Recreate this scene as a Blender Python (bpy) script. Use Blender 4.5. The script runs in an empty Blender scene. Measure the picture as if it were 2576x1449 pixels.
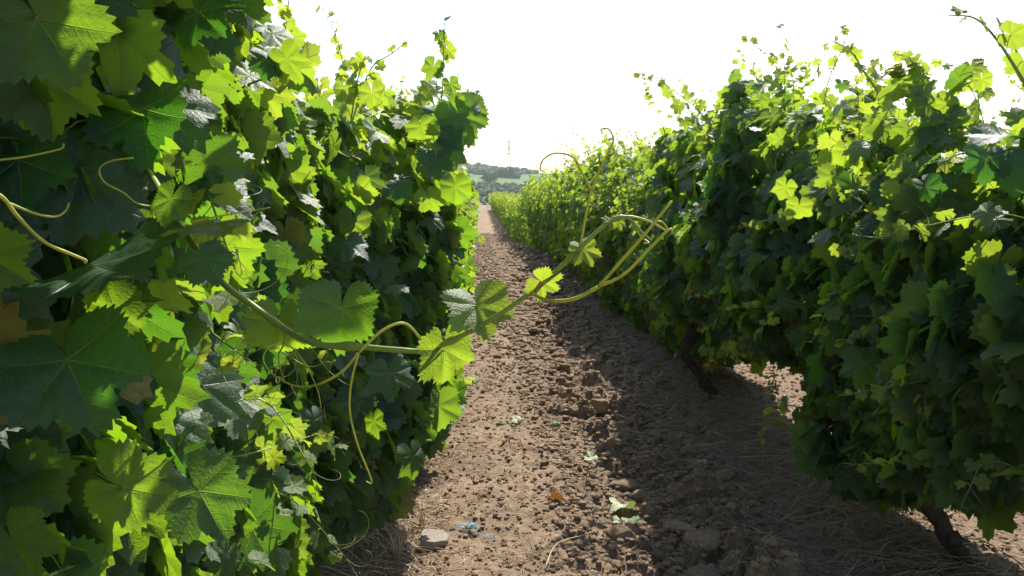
import bpy, math
import numpy as np
from mathutils import Vector, Matrix

S = bpy.context.scene
COL = S.collection

# ------------------------------------------------------------------ camera, sky, sun, exposure
FPX = 2200.0                     # focal length in units of a 2576 px wide frame
CAMH = 1.6
cam = bpy.data.cameras.new('camera')
cam.sensor_width = 36.0
cam.lens = 36.0 * FPX / 2576.0
cam.clip_start = 0.02
cam.clip_end = 20000
camo = bpy.data.objects.new('camera', cam)
COL.objects.link(camo)
camo.location = (0, 0, CAMH)
camo.rotation_euler = (math.radians(90 - 6.38), 0, math.radians(-2.1))
S.camera = camo

SUN = Vector((0.33, 0.86, 1.0)).normalized()
EL = math.asin(SUN.z)
AZ = math.atan2(SUN.x, SUN.y)
w = bpy.data.worlds.new('World')
S.world = w
w.use_nodes = True
nt = w.node_tree
sky = nt.nodes.new('ShaderNodeTexSky')
sky.sky_type = 'NISHITA'
sky.sun_disc = False
sky.sun_elevation = EL
sky.sun_rotation = AZ
sky.air_density = 1.2
sky.dust_density = 1.0
sky.ozone_density = 1.0
nt.links.new(sky.outputs[0], nt.nodes['Background'].inputs[0])
nt.nodes['Background'].inputs[1].default_value = 0.12
sun = bpy.data.lights.new('sun', 'SUN')
sun.energy = 5.0
sun.angle = math.radians(0.53)
sun.color = (1.0, 0.95, 0.86)
suno = bpy.data.objects.new('sun', sun)
COL.objects.link(suno)
suno.location = SUN * 50
suno.rotation_euler = SUN.to_track_quat('Z', 'Y').to_euler()
S.view_settings.view_transform = 'Standard'
S.view_settings.look = 'None'
S.view_settings.gamma = 1.0
S.view_settings.use_curve_mapping = False
S.view_settings.exposure = 1.1
S.cycles.max_bounces = 8
S.cycles.diffuse_bounces = 3
S.cycles.transmission_bounces = 4
S.cycles.volume_bounces = 1

CM = camo.rotation_euler.to_matrix()
def P(px, py, d):
    """world point seen at (px, py) of a 2576 px frame at depth d metres"""
    return Vector((0, 0, CAMH)) + CM @ Vector(((px - 1288) / FPX * d, -(py - 724.5) / FPX * d, -d))
def PG(px, py, z=0.0):
    """world point on the plane of height z"""
    a = P(px, py, 1.0) - Vector((0, 0, CAMH))
    t = (z - CAMH) / a.z
    return Vector((0, 0, CAMH)) + a * t

# ------------------------------------------------------------------ noise
def hsh(ix, iy, s=0):
    n = (ix.astype(np.int64) * 73856093) ^ (iy.astype(np.int64) * 19349663) ^ (s * 83492791 + 12345)
    n = (n ^ (n >> 13)) * 1274126177
    n = (n ^ (n >> 16)) & 0x7fffffff
    n = (n * 1103515245 + 12345) & 0x7fffffff
    return ((n >> 8) & 0xffff) / 65535.0
def vn(x, y, s=0):
    x = np.asarray(x, float); y = np.asarray(y, float)
    ix = np.floor(x); iy = np.floor(y)
    fx = x - ix; fy = y - iy
    fx = fx * fx * (3 - 2 * fx); fy = fy * fy * (3 - 2 * fy)
    a = hsh(ix, iy, s); b = hsh(ix + 1, iy, s); c = hsh(ix, iy + 1, s); d = hsh(ix + 1, iy + 1, s)
    return (a * (1 - fx) + b * fx) * (1 - fy) + (c * (1 - fx) + d * fx) * fy
def fbm(x, y, s=0, o=4):
    t = 0; a = 0.5
    for k in range(o):
        t = t + a * (vn(np.asarray(x) * 2 ** k, np.asarray(y) * 2 ** k, s + k) - 0.5) * 2
        a *= 0.5
    return t
def cells(x, y, size, s, dens=0.7):
    """rounded lumps of random size, one per cell"""
    gx = x / size; gy = y / size
    ix = np.floor(gx); iy = np.floor(gy)
    out = np.zeros_like(gx)
    for a in (-1, 0, 1):
        for b in (-1, 0, 1):
            cx = ix + a; cy = iy + b
            px = cx + 0.2 + 0.6 * hsh(cx, cy, s); py = cy + 0.2 + 0.6 * hsh(cx, cy, s + 1)
            r = 0.2 + 0.42 * hsh(cx, cy, s + 2)
            on = hsh(cx, cy, s + 3) < dens
            el = 0.6 + 0.8 * hsh(cx, cy, s + 4)
            d2 = ((gx - px) * el) ** 2 + ((gy - py) / el) ** 2
            h = np.where(on, np.maximum(0, r * r - d2) ** .7 * 1.1, 0)
            out = np.maximum(out, h)
    return out * size

LROW, RROW, ROW3 = -0.72, 1.9, 4.3
def ground(x, y):
    x = np.asarray(x, float); y = np.asarray(y, float)
    z = 0.03 * np.exp(-((x - 0.1) / 0.5) ** 2)
    z = z - 0.07 * np.exp(-((x - 0.85 - 0.05 * np.sin(y * 0.8)) / 0.22) ** 2)
    z = z - 0.03 * np.exp(-((x + 0.28) / 0.1) ** 2)
    for r in (LROW, RROW, ROW3):
        z = z + 0.09 * np.exp(-((x - r) / 0.38) ** 2)
    z = z + 0.05 * fbm(x * 1.1, y * 0.9, 3, 3)
    dist = np.maximum(y, 1.0)
    rough = 0.5 + 1.0 * np.exp(-((x - 1.0) / 0.55) ** 2)
    z = z + rough * 0.024 * fbm(x * 7, y * 6, 11, 5) + 0.014 * fbm(x * 26, y * 22, 13, 5)
    fade = np.clip(26 / dist, .5, 1)
    big = 0.25 + 0.9 * np.clip(rough - .5, 0, 1) + 0.7 * np.clip(fbm(x * 1.7, y * 1.3, 77, 3) * 2, 0, 1)
    z = z + rough * fade * (0.8 * big * cells(x + 0.03 * fbm(x * 14, y * 14, 5, 3), y + 0.03 * fbm(x * 14, y * 14, 8, 3), 0.13, 21, 0.5)
                            + (.25 + .3 * rough) * cells(x + .012 * fbm(x * 40, y * 40, 9, 2), y + .012 * fbm(x * 40, y * 40, 19, 2), 0.065, 31, 0.35) + 0.30 * cells(x + .010 * fbm(x * 60, y * 60, 29, 2), y + .01 * fbm(x * 60, y * 60, 39, 2), 0.034, 41, 0.4))
    z = z - 0.9 * np.clip((y - 17) / 24, 0, 1) ** 1.5
    # beyond the rows the land drops into the valley
    z = z - 14 * np.clip((y - 150) / 250, 0, 1) ** 1.3
    return z
def gz(x, y):
    return float(ground(np.array([x]), np.array([y]))[0])

# ------------------------------------------------------------------ mesh tools
class MB:
    def __init__(self):
        self.V = []; self.T = []; self.UV = []; self.C = []; self.n = 0
    def add(self, v, t, uv=None, c=None):
        v = np.asarray(v, np.float32).reshape(-1, 3); t = np.asarray(t, np.int32).reshape(-1, 3)
        k = len(v)
        self.V.append(v); self.T.append(t + self.n)
        self.UV.append(np.zeros((k, 2), np.float32) if uv is None else np.asarray(uv, np.float32))
        if c is None: c = np.full((k, 4), 0.5, np.float32)
        c = np.asarray(c, np.float32)
        if c.ndim == 1: c = np.tile(c, (k, 1))
        self.C.append(c); self.n += k
    def mesh(self, name, mat, smooth=True):
        me = bpy.data.meshes.new(name)
        V = np.concatenate(self.V); T = np.concatenate(self.T)
        UV = np.concatenate(self.UV); C = np.concatenate(self.C)
        me.vertices.add(len(V)); me.vertices.foreach_set('co', V.ravel())
        me.loops.add(len(T) * 3); me.loops.foreach_set('vertex_index', T.ravel())
        me.polygons.add(len(T)); me.polygons.foreach_set('loop_start', np.arange(0, len(T) * 3, 3, dtype=np.int32))
        me.polygons.foreach_set('loop_total', np.full(len(T), 3, np.int32))
        me.polygons.foreach_set('use_smooth', np.full(len(T), smooth))
        me.update(calc_edges=True)
        u = me.uv_layers.new(name='UVMap'); u.data.foreach_set('uv', UV[T.ravel()].ravel())
        a = me.color_attributes.new('vary', 'FLOAT_COLOR', 'POINT'); a.data.foreach_set('color', C.ravel())
        me.materials.append(mat)
        return me

def link(name, me, parent=None, **props):
    o = bpy.data.objects.new(name, me); COL.objects.link(o)
    if parent is not None: o.parent = parent
    for k, v in props.items(): o[k] = v
    return o
def empty(name, loc, label, cat, group=None, rz=0):
    o = bpy.data.objects.new(name, None); COL.objects.link(o)
    o.location = loc; o.rotation_euler = (0, 0, rz); o.empty_display_size = 0.2
    o['label'] = label; o['category'] = cat
    if group: o['group'] = group
    return o

def catmull(pts, sub=6):
    p = np.array([list(q) for q in pts], float)
    if len(p) < 3: sub = max(sub, 1)
    q = np.vstack([2 * p[0] - p[1], p, 2 * p[-1] - p[-2]])
    out = []
    for i in range(1, len(q) - 2):
        for k in range(sub):
            t = k / sub
            out.append(0.5 * ((2 * q[i]) + (-q[i - 1] + q[i + 1]) * t + (2 * q[i - 1] - 5 * q[i] + 4 * q[i + 1] - q[i + 2]) * t * t
                              + (-q[i - 1] + 3 * q[i] - 3 * q[i + 1] + q[i + 2]) * t ** 3))
    out.append(p[-1])
    return np.array(out)
def tube(mb, pts, r, n=6, c=(0.5, 0.5, 0.5, 1), jitter=0.0, rng=None):
    pts = np.asarray(pts, float); m = len(pts)
    r = np.broadcast_to(np.asarray(r, float), (m,)) if np.ndim(r) == 0 or len(r) == m else np.interp(np.linspace(0, 1, m), np.linspace(0, 1, len(r)), r)
    T = np.gradient(pts, axis=0); T /= np.linalg.norm(T, axis=1)[:, None] + 1e-12
    up = np.array([0, 0, 1.0]) if abs(T[0][2]) < 0.9 else np.array([1.0, 0, 0])
    N = np.cross(T[0], up); N /= np.linalg.norm(N)
    V = []
    for i in range(m):
        N = N - T[i] * N.dot(T[i]); N /= np.linalg.norm(N) + 1e-12
        B = np.cross(T[i], N)
        a = np.arange(n) * 2 * math.pi / n
        rr = r[i] * (1 + (rng.normal(0, jitter, n) if jitter and rng is not None else 0))
        V.append(pts[i] + (np.cos(a)[:, None] * N + np.sin(a)[:, None] * B) * np.reshape(rr, (-1, 1) if np.ndim(rr) else ()))
    V.append(pts[-1:]); V.append(pts[:1])
    V = np.vstack(V)
    F = []
    for i in range(m - 1):
        for j in range(n):
            a = i * n + j; b = i * n + (j + 1) % n; c2 = a + n; d = b + n
            F += [(a, b, d), (a, d, c2)]
    for j in range(n):
        F.append(((m - 1) * n + j, (m - 1) * n + (j + 1) % n, m * n))
        F.append(((j + 1) % n, j, m * n + 1))
    L = np.linspace(0, 1, m).repeat(n); L = np.concatenate([L, [1, 0]])
    uv = np.stack([L, L], 1)
    mb.add(V, F, uv, c)

# ------------------------------------------------------------------ materials
def newmat(name):
    m = bpy.data.materials.new(name); m.use_nodes = True
    n = m.node_tree
    for k in list(n.nodes): n.nodes.remove(k)
    return m, n
class NG:
    def __init__(s, n): s.n = n; s.l = n.links
    def node(s, t, **k):
        x = s.n.nodes.new(t)
        for a, b in k.items(): setattr(x, a, b)
        return x
    def sock(s, inp, v):
        if isinstance(v, (int, float)): inp.default_value = v
        elif isinstance(v, (tuple, list)):
            inp.default_value = tuple(v) if len(v) == len(inp.default_value) else tuple(v) + (1,)
        else: s.l.new(v, inp)
    def m(s, op, a, b=0.0, c=None, clamp=False):
        x = s.node('ShaderNodeMath', operation=op, use_clamp=clamp)
        s.sock(x.inputs[0], a); s.sock(x.inputs[1], b)
        if c is not None: s.sock(x.inputs[2], c)
        return x.outputs[0]
    def mix(s, f, a, b):
        x = s.node('ShaderNodeMix', data_type='RGBA')
        s.sock(x.inputs[0], f); s.sock(x.inputs[6], a); s.sock(x.inputs[7], b)
        return x.outputs[2]
    def ramp(s, v, lo, hi):
        x = s.node('ShaderNodeMapRange', interpolation_type='SMOOTHSTEP'); s.sock(x.inputs[0], v)
        x.inputs[1].default_value = lo; x.inputs[2].default_value = hi
        return x.outputs[0]
    def noise(s, vec, scale, detail=3, rough=0.5):
        x = s.node('ShaderNodeTexNoise'); x.inputs['Scale'].default_value = scale
        x.inputs['Detail'].default_value = detail; x.inputs['Roughness'].default_value = rough
        if vec is not None: s.l.new(vec, x.inputs['Vector'])
        return x.outputs['Fac']
    def bump(s, h, dist, strength=1.0, nrm=None):
        x = s.node('ShaderNodeBump'); s.sock(x.inputs['Height'], h)
        x.inputs['Distance'].default_value = dist; x.inputs['Strength'].default_value = strength
        if nrm is not None: s.l.new(nrm, x.inputs['Normal'])
        return x.outputs[0]

def leaf_material(name, fine=True, far=False):
    m, n = newmat(name); g = NG(n)
    out = g.node('ShaderNodeOutputMaterial')
    att = g.node('ShaderNodeAttribute', attribute_name='vary')
    sep = g.node('ShaderNodeSeparateColor'); g.l.new(att.outputs['Color'], sep.inputs[0])
    rnd, age, r2 = sep.outputs[0], sep.outputs[1], sep.outputs[2]
    base = g.mix(rnd, (0.013, 0.044, 0.030), (0.028, 0.068, 0.026))
    base = g.mix(age, base, (0.10, 0.16, 0.03))
    tr = g.mix(rnd, (0.07, 0.28, 0.016), (0.36, 0.61, 0.014))
    tr = g.mix(age, tr, (0.60, 0.70, 0.05))
    dry = g.ramp(r2, 0.982, 0.995)
    base = g.mix(dry, base, (0.22, 0.19, 0.05)); tr = g.mix(dry, tr, (0.6, 0.45, 0.05))
    tc = g.node('ShaderNodeTexCoord')
    nrm = None
    if fine:
        uv = g.node('ShaderNodeSeparateXYZ'); g.l.new(tc.outputs['UV'], uv.inputs[0])
        x = g.m('ABSOLUTE', uv.outputs[0]); y = uv.outputs[1]
        main = None; sec = None
        for a in (0.0, 50.0, 104.0):
            a = math.radians(a)
            u = g.m('ADD', g.m('MULTIPLY', x, math.sin(a)), g.m('MULTIPLY', y, math.cos(a)))
            v = g.m('ABSOLUTE', g.m('SUBTRACT', g.m('MULTIPLY', x, math.cos(a)), g.m('MULTIPLY', y, math.sin(a))))
            wd = g.m('SUBTRACT', 0.019, g.m('MULTIPLY', u, 0.014))
            ln = g.m('MULTIPLY', g.m('SUBTRACT', 1.0, g.m('DIVIDE', v, wd), clamp=True), g.m('GREATER_THAN', u, 0.0))
            main = ln if main is None else g.m('MAXIMUM', main, ln)
            ph = g.m('FRACT', g.m('MULTIPLY', g.m('SUBTRACT', g.m('SUBTRACT', u, g.m('MULTIPLY', v, 0.62)), g.m('MULTIPLY', g.m('MULTIPLY', v, v), 0.9)), 6.0))
            s2 = g.m('SUBTRACT', 1.0, g.m('MULTIPLY', g.m('ABSOLUTE', g.m('SUBTRACT', ph, 0.5)), 13.0), clamp=True)
            inz = g.m('MULTIPLY', g.m('LESS_THAN', v, g.m('MULTIPLY', u, 0.42)), g.m('GREATER_THAN', u, 0.1))
            s2 = g.m('MULTIPLY', s2, inz)
            sec = s2 if sec is None else g.m('MAXIMUM', sec, s2)
        vein = g.m('MAXIMUM', main, g.m('MULTIPLY', sec, 0.28))
        base = g.mix(g.m('MULTIPLY', vein, 0.65), base, (0.16, 0.22, 0.07))
        tr = g.mix(g.m('MULTIPLY', vein, 0.5), tr, (0.55, 0.68, 0.12))
        mott = g.noise(tc.outputs['UV'], 9, 4, 0.65)
        base = g.mix(g.ramp(mott, 0.35, 0.8), base, (0.055, 0.10, 0.03))
        sp = g.ramp(g.noise(tc.outputs['Object'], 55, 2), 0.72, 0.76)
        ed = g.m('ADD', g.m('MULTIPLY', x, x), g.m('MULTIPLY', y, y))
        sp = g.m('MAXIMUM', g.m('MULTIPLY', sp, .6), g.m('MULTIPLY', g.m('MULTIPLY', g.ramp(g.noise(tc.outputs['Object'], 22, 3), 0.58, 0.66), g.ramp(ed, .35, .75)), g.ramp(r2, .3, .7)))
        tr = g.mix(g.m('MULTIPLY', sp, 0.6), tr, (0.24, 0.13, 0.02)); base = g.mix(g.m('MULTIPLY', sp, 0.8), base, (0.13, 0.075, 0.035))
        puck = g.noise(tc.outputs['UV'], 16, 3, 0.6)
        h = g.m('SUBTRACT', g.m('MULTIPLY', puck, 0.9), g.m('MULTIPLY', vein, 0.7))
        nrm = g.bump(h, 0.0022, 0.8)
    geo = g.node('ShaderNodeNewGeometry')
    back = g.mix(0.55, base, (0.075, 0.125, 0.075))
    col = g.mix(geo.outputs['Backfacing'], base, back)
    bs = g.node('ShaderNodeBsdfPrincipled')
    g.sock(bs.inputs['Base Color'], col)
    rough = g.m('ADD', 0.49, g.m('MULTIPLY', geo.outputs['Backfacing'], 0.3))
    g.sock(bs.inputs['Roughness'], rough)
    bs.inputs['Specular IOR Level'].default_value = 0.36
    tl = g.node('ShaderNodeBsdfTranslucent'); g.sock(tl.inputs[0], tr)
    if nrm is not None:
        g.l.new(nrm, bs.inputs['Normal']); g.l.new(nrm, tl.inputs['Normal'])
    mx = g.node('ShaderNodeMixShader'); mx.inputs[0].default_value = 0.38
    g.l.new(bs.outputs[0], mx.inputs[1]); g.l.new(tl.outputs[0], mx.inputs[2])
    g.l.new(mx.outputs[0], out.inputs[0])
    return m
M_LEAF = leaf_material('vine_leaf')
M_LEAF_FAR = leaf_material('vine_leaf_distant', fine=False)

def stem_material(name, a, b, rough=0.5, trans=0.0, bscale=200, bdist=0.0005, scale=40):
    m, n = newmat(name); g = NG(n)
    out = g.node('ShaderNodeOutputMaterial')
    tc = g.node('ShaderNodeTexCoord')
    att = g.node('ShaderNodeAttribute', attribute_name='vary')
    sep = g.node('ShaderNodeSeparateColor'); g.l.new(att.outputs['Color'], sep.inputs[0])
    f = g.m('ADD', g.m('MULTIPLY', g.noise(tc.outputs['Object'], scale, 3), 0.8), g.m('SUBTRACT', sep.outputs[0], 0.4), clamp=True)
    col = g.mix(f, a, b)
    bs = g.node('ShaderNodeBsdfPrincipled'); g.sock(bs.inputs['Base Color'], col); bs.inputs['Roughness'].default_value = rough
    g.l.new(g.bump(g.noise(tc.outputs['Object'], bscale, 3), bdist), bs.inputs['Normal'])
    if trans > 0:
        tl = g.node('ShaderNodeBsdfTranslucent'); g.sock(tl.inputs[0], col)
        mx = g.node('ShaderNodeMixShader'); mx.inputs[0].default_value = trans
        g.l.new(bs.outputs[0], mx.inputs[1]); g.l.new(tl.outputs[0], mx.inputs[2]); g.l.new(mx.outputs[0], out.inputs[0])
    else: g.l.new(bs.outputs[0], out.inputs[0])
    return m
M_STEM = stem_material('green_shoot', (0.19, 0.29, 0.04), (0.28, 0.33, 0.06), 0.45, 0.25)
M_CANE = stem_material('woody_cane', (0.17, 0.12, 0.05), (0.12, 0.17, 0.05), 0.55)
M_TENDRIL = stem_material('tendril_skin', (0.38, 0.44, 0.05), (0.50, 0.46, 0.06), 0.4, 0.35)
M_BARK = stem_material('vine_bark', (0.022, 0.016, 0.012), (0.06, 0.043, 0.032), 0.9, 0, 90, 0.006, 25)
M_RED = stem_material('red_petiole', (0.36, 0.09, 0.04), (0.40, 0.20, 0.06), 0.45, 0.25)
M_GRAPE = stem_material('unripe_grape', (0.09, 0.18, 0.03), (0.14, 0.24, 0.04), 0.4, 0.2)
M_STRAW = stem_material('dry_straw', (0.30, 0.21, 0.12), (0.50, 0.40, 0.25), 0.8)
M_TWIG = stem_material('dead_twig', (0.20, 0.14, 0.095), (0.38, 0.30, 0.21), 0.85)

def soil_material(name, dark, light, pale, k=1.0):
    m, n = newmat(name); g = NG(n)
    out = g.node('ShaderNodeOutputMaterial'); tc = g.node('ShaderNodeTexCoord')
    o = tc.outputs['Object']
    a = g.noise(o, 1.7 * k, 5, 0.6); b = g.noise(o, 28 * k, 5, 0.7); c = g.noise(o, 140 * k, 3, 0.7)
    col = g.mix(g.ramp(a, 0.3, 0.7), dark, light)
    col = g.mix(g.m('MULTIPLY', g.ramp(b, 0.48, 0.72), 0.7), col, pale)
    col = g.mix(g.m('MULTIPLY', g.ramp(c, 0.55, 0.75), 0.45), col, tuple(0.45 * q for q in dark))
    bs = g.node('ShaderNodeBsdfPrincipled'); g.sock(bs.inputs['Base Color'], col)
    bs.inputs['Roughness'].default_value = 0.95; bs.inputs['Specular IOR Level'].default_value = 0.15
    nr = g.bump(g.noise(o, 60 * k, 5, 0.75), 0.02, 0.7)
    nr = g.bump(c, 0.004, 0.8, nr)
    g.l.new(nr, bs.inputs['Normal']); g.l.new(bs.outputs[0], out.inputs[0])
    return m
M_SOIL = soil_material('dry_soil', (0.165, 0.112, 0.073), (0.240, 0.170, 0.112), (0.39, 0.29, 0.20))
M_CLOD = soil_material('soil_clod', (0.205, 0.142, 0.093), (0.30, 0.215, 0.143), (0.44, 0.33, 0.228), 1.3)
M_STONE = soil_material('pale_stone', (0.27, 0.225, 0.185), (0.33, 0.28, 0.235), (0.38, 0.33, 0.28), 0.8)

# ------------------------------------------------------------------ leaf templates
CT_A = np.array([0, 13, 27, 39, 52, 66, 80, 94, 110, 128, 146, 162, 171, 176.0])
def leaf_template(rng, N, fr, lob=1.0, teeth=1.0, curl=1.0):
    def half():
        r = np.array([1.04, .88, .80 - .20 * lob, .84, .96, .86, .77 - .18 * lob, .74, .82, .76, .72, .66, .48, .14])
        return r * (1 + rng.normal(0, 0.035, len(r)))
    hl, hr = half(), half(); hl[0] = hr[0] = 1.0; hl[-1] = hr[-1] = 0.12
    th = np.linspace(-176, 176, N)
    r = np.where(th < 0, np.interp(-th, CT_A, hl), np.interp(th, CT_A, hr))
    alt = np.where(np.arange(N) % 2 == 0, 1.0, -1.0)
    r = r * (1 + teeth * alt * (0.03 + 0.055 * rng.random(N)) * np.clip((176 - abs(th)) / 20, 0, 1))
    if N % 2 == 1: pass
    V = [[0, 0]]
    a = np.radians(th)
    for f in fr:
        # inner rings are smoother than the toothed edge
        rs = r if f == fr[-1] else np.convolve(np.pad(r, 2, mode='edge'), np.ones(5) / 5, 'valid')
        V += list(np.stack([np.sin(a) * rs * f, np.cos(a) * rs * f], 1))
    V = np.array(V, float)
    F = []
    for j in range(N - 1): F.append((0, j + 2, j + 1))
    for k in range(len(fr) - 1):
        for j in range(N - 1):
            p = 1 + k * N + j; q = p + N
            F += [(p, p + 1, q + 1), (p, q + 1, q)]
    x, y = V[:, 0].copy(), V[:, 1].copy()
    x = x * rng.uniform(.9, 1.08); x += rng.uniform(-.12, .12) * y * np.abs(y)
    uv = np.stack([x, y], 1)
    rad = np.hypot(x, y); ang = np.arctan2(x, y)
    fold = curl * rng.uniform(-0.05, 0.35)
    z = fold * np.abs(x) * 0.9
    z += curl * rng.uniform(0.04, 0.10) * rad ** 2 * np.sin(3 * ang + rng.uniform(0, 6.3))
    z += curl * rng.uniform(0.03, 0.08) * rad ** 3 * np.sin(7 * ang + rng.uniform(0, 6.3))
    # blade is drawn down along the main veins
    for va in (0, .87, -.87, 1.82, -1.82):
        d = np.abs(rad * np.sin(ang - va)) + 2 * (np.cos(ang - va) < 0)
        z -= 0.045 * np.exp(-(d / 0.09) ** 2) * np.clip(rad * 3, 0, 1)
    bx = curl * rng.uniform(-0.8, 0.9); by = curl * rng.uniform(0.1, 1.1)
    if abs(bx) > 1e-3:
        z = z * np.cos(bx * x) - (1 - np.cos(bx * x)) / bx * 1.0; x = np.sin(bx * x) / bx
    if abs(by) > 1e-3:
        z = z * np.cos(by * y) - (1 - np.cos(by * y)) / by; y = np.sin(by * y) / by
    return np.stack([x, y, z], 1).astype(np.float32), np.array(F, np.int32), uv.astype(np.float32)

R0 = np.random.default_rng(7)
T_HERO = [leaf_template(R0, 73, (.12, .25, .4, .55, .7, .85, 1), lob=R0.uniform(0.2, 1.0), curl=R0.uniform(.3, .9)) for _ in range(10)]
T_NEAR = [leaf_template(R0, 47, (.3, .62, 1), lob=R0.uniform(0.1, 1.3), curl=.7, teeth=1.15) for _ in range(14)]
T_MID = [leaf_template(R0, 27, (.5, 1), lob=R0.uniform(0.2, 1.2), teeth=1.3) for _ in range(10)]
T_FAR = [leaf_template(R0, 10, (1,), lob=0.6, teeth=2.0) for _ in range(6)]
def flat(rng, N, fr): return leaf_template(rng, N, fr, lob=0.5, curl=0.35)

PET_L = None
def pet_template():
    mb = MB()
    tube(mb, catmull([(0, 0, 0), (0, -0.18, -0.12), (0, -0.42, -0.42), (0, -0.5, -0.85)], 2), 0.016, 3)
    return mb.V[0], mb.T[0]
PETV, PETT = pet_template()

def frames(nrm, tip):
    z = nrm / np.linalg.norm(nrm, axis=1)[:, None]
    y = tip - (tip * z).sum(1)[:, None] * z
    y /= np.linalg.norm(y, axis=1)[:, None] + 1e-9
    x = np.cross(y, z)
    return np.stack([x, y, z], 2)          # columns
def put_leaves(mb, temps, rng, pos, M, size, col, pet=None, petcol=None):
    K = len(pos)
    idx = rng.integers(0, len(temps), K)
    flip = np.where(rng.random(K) < 0.5, -1.0, 1.0)
    for t, (tv, tf, tuv) in enumerate(temps):
        for fl in (-1.0, 1.0):
            s = np.where((idx == t) & (flip == fl))[0]
            if not len(s): continue
            v = tv.copy(); v[:, 0] *= fl
            W = np.einsum('kij,nj->kni', M[s], v) * size[s][:, None, None] + pos[s][:, None, :]
            f = tf if fl > 0 else tf[:, ::-1]
            F = f[None] + (np.arange(len(s)) * len(tv))[:, None, None]
            mb.add(W.reshape(-1, 3), F.reshape(-1, 3), np.tile(tuv, (len(s), 1)), np.repeat(col[s], len(tv), axis=0))
    if pet is not None:
        W = np.einsum('kij,nj->kni', M, PETV) * size[:, None, None] + pos[:, None, :]
        F = PETT[None] + (np.arange(K) * len(PETV))[:, None, None]
        pet.add(W.reshape(-1, 3), F.reshape(-1, 3), None, np.repeat(col, len(PETV), axis=0))

class Shoots:
    """gathers leaves that sit on shoots so they can be added in one go"""
    def __init__(s): s.p = []; s.n = []; s.t = []; s.s = []; s.c = []
    def add(s, p, n, t, size, c): s.p.append(p); s.n.append(n); s.t.append(t); s.s.append(size); s.c.append(c)
    def flush(s, mb, temps, rng):
        if s.p:
            put_leaves(mb, temps, rng, np.array(s.p), frames(np.array(s.n), np.array(s.t)), np.array(s.s), np.array(s.c, np.float32))

def curl_tendril(mb, rng, p, d, L, r=0.0009, n=4):
    d = np.array(d, float); d /= np.linalg.norm(d)
    side = np.cross(d, rng.normal(0, 1, 3)); side /= np.linalg.norm(side)
    pts = [np.array(p, float)]; a = 0
    k = 13; turn = rng.uniform(0.0, 0.12)
    for i in range(k):
        turn += rng.uniform(0.0, 0.06)
        a = turn
        axis = np.cross(d, side)
        d = d * math.cos(a) + side * math.sin(a); d /= np.linalg.norm(d)
        side = np.cross(axis, d); side /= np.linalg.norm(side)
        pts.append(pts[-1] + d * L / k * (1 - 0.4 * i / k))
    tube(mb, np.array(pts), np.linspace(r, r * 0.55, len(pts)), n, (0.3, 0.5, 0.5, 1))

def shoot(stem, sh, rng, pts, r0, r1, s0, s1, node=0.07, age0=0.35, age1=1.0, tend=0.5, start=0.0, nseg=6, tsc=1.0):
    c = catmull(pts, 5)
    tube(stem, c, np.linspace(r0, r1, len(c)), nseg, (0.4, 0.5, 0.5, 1))
    seg = np.linalg.norm(np.diff(c, axis=0), axis=1); L = np.concatenate([[0], np.cumsum(seg)]); tot = L[-1]
    u = start * tot + node * 0.5; k = 0
    while u < tot:
        f = u / tot
        p = np.array([np.interp(u, L, c[:, i]) for i in range(3)])
        q = np.array([np.interp(min(u + .01, tot), L, c[:, i]) for i in range(3)]); d = q - p
        d = d / (np.linalg.norm(d) + 1e-9) if np.linalg.norm(d) > 1e-6 else np.array([0, 0, 1.0])
        sd = np.cross(d, [rng.normal(0, .5), rng.normal(0, .5), 0.4 + rng.random()])
        if np.linalg.norm(sd) < 1e-3: sd = np.array([1.0, 0, 0])
        sd /= np.linalg.norm(sd); sd *= (1 if k % 2 else -1)
        size = (s0 * (1 - f) + s1 * f) * rng.uniform(0.75, 1.2)
        pl = size * rng.uniform(0.6, 1.1)
        out = sd + d * 0.5 + np.array([0, 0, 0.15]); out /= np.linalg.norm(out)
        e = p + out * pl
        tube(stem, catmull([p, p + out * pl * .5 + np.array([0, 0, .008]), e], 2), [r1 * 1.0, r1 * 0.7], 4, (0.6, 0.5, 0.5, 1))
        nn = np.array([rng.normal(0, .6), rng.normal(0, .6), rng.uniform(-.1, 1)]) + out * 0.3
        tp = out * 0.7 + np.array([rng.normal(0, .3), rng.normal(0, .3), -rng.uniform(.2, 1.1)])
        ag = age0 * (1 - f) + age1 * f
        sh.add(e, nn, tp, size, (rng.random(), np.clip(ag + rng.normal(0, .08), 0, 1), rng.random() * .95, 1))
        if rng.random() < tend:
            curl_tendril(stem, rng, p, -sd + d * rng.uniform(.3, 1.2), rng.uniform(.10, .22) * tsc, r1 * 0.6)
        u += node * rng.uniform(0.8, 1.2) * (1 - 0.55 * f); k += 1
    # tip tendrils
    for j in range(2):
        curl_tendril(stem, rng, c[-1], (c[-1] - c[-3]) * 10 + rng.normal(0, .15, 3), rng.uniform(.07, .16) * tsc, r1 * 0.55)

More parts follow.
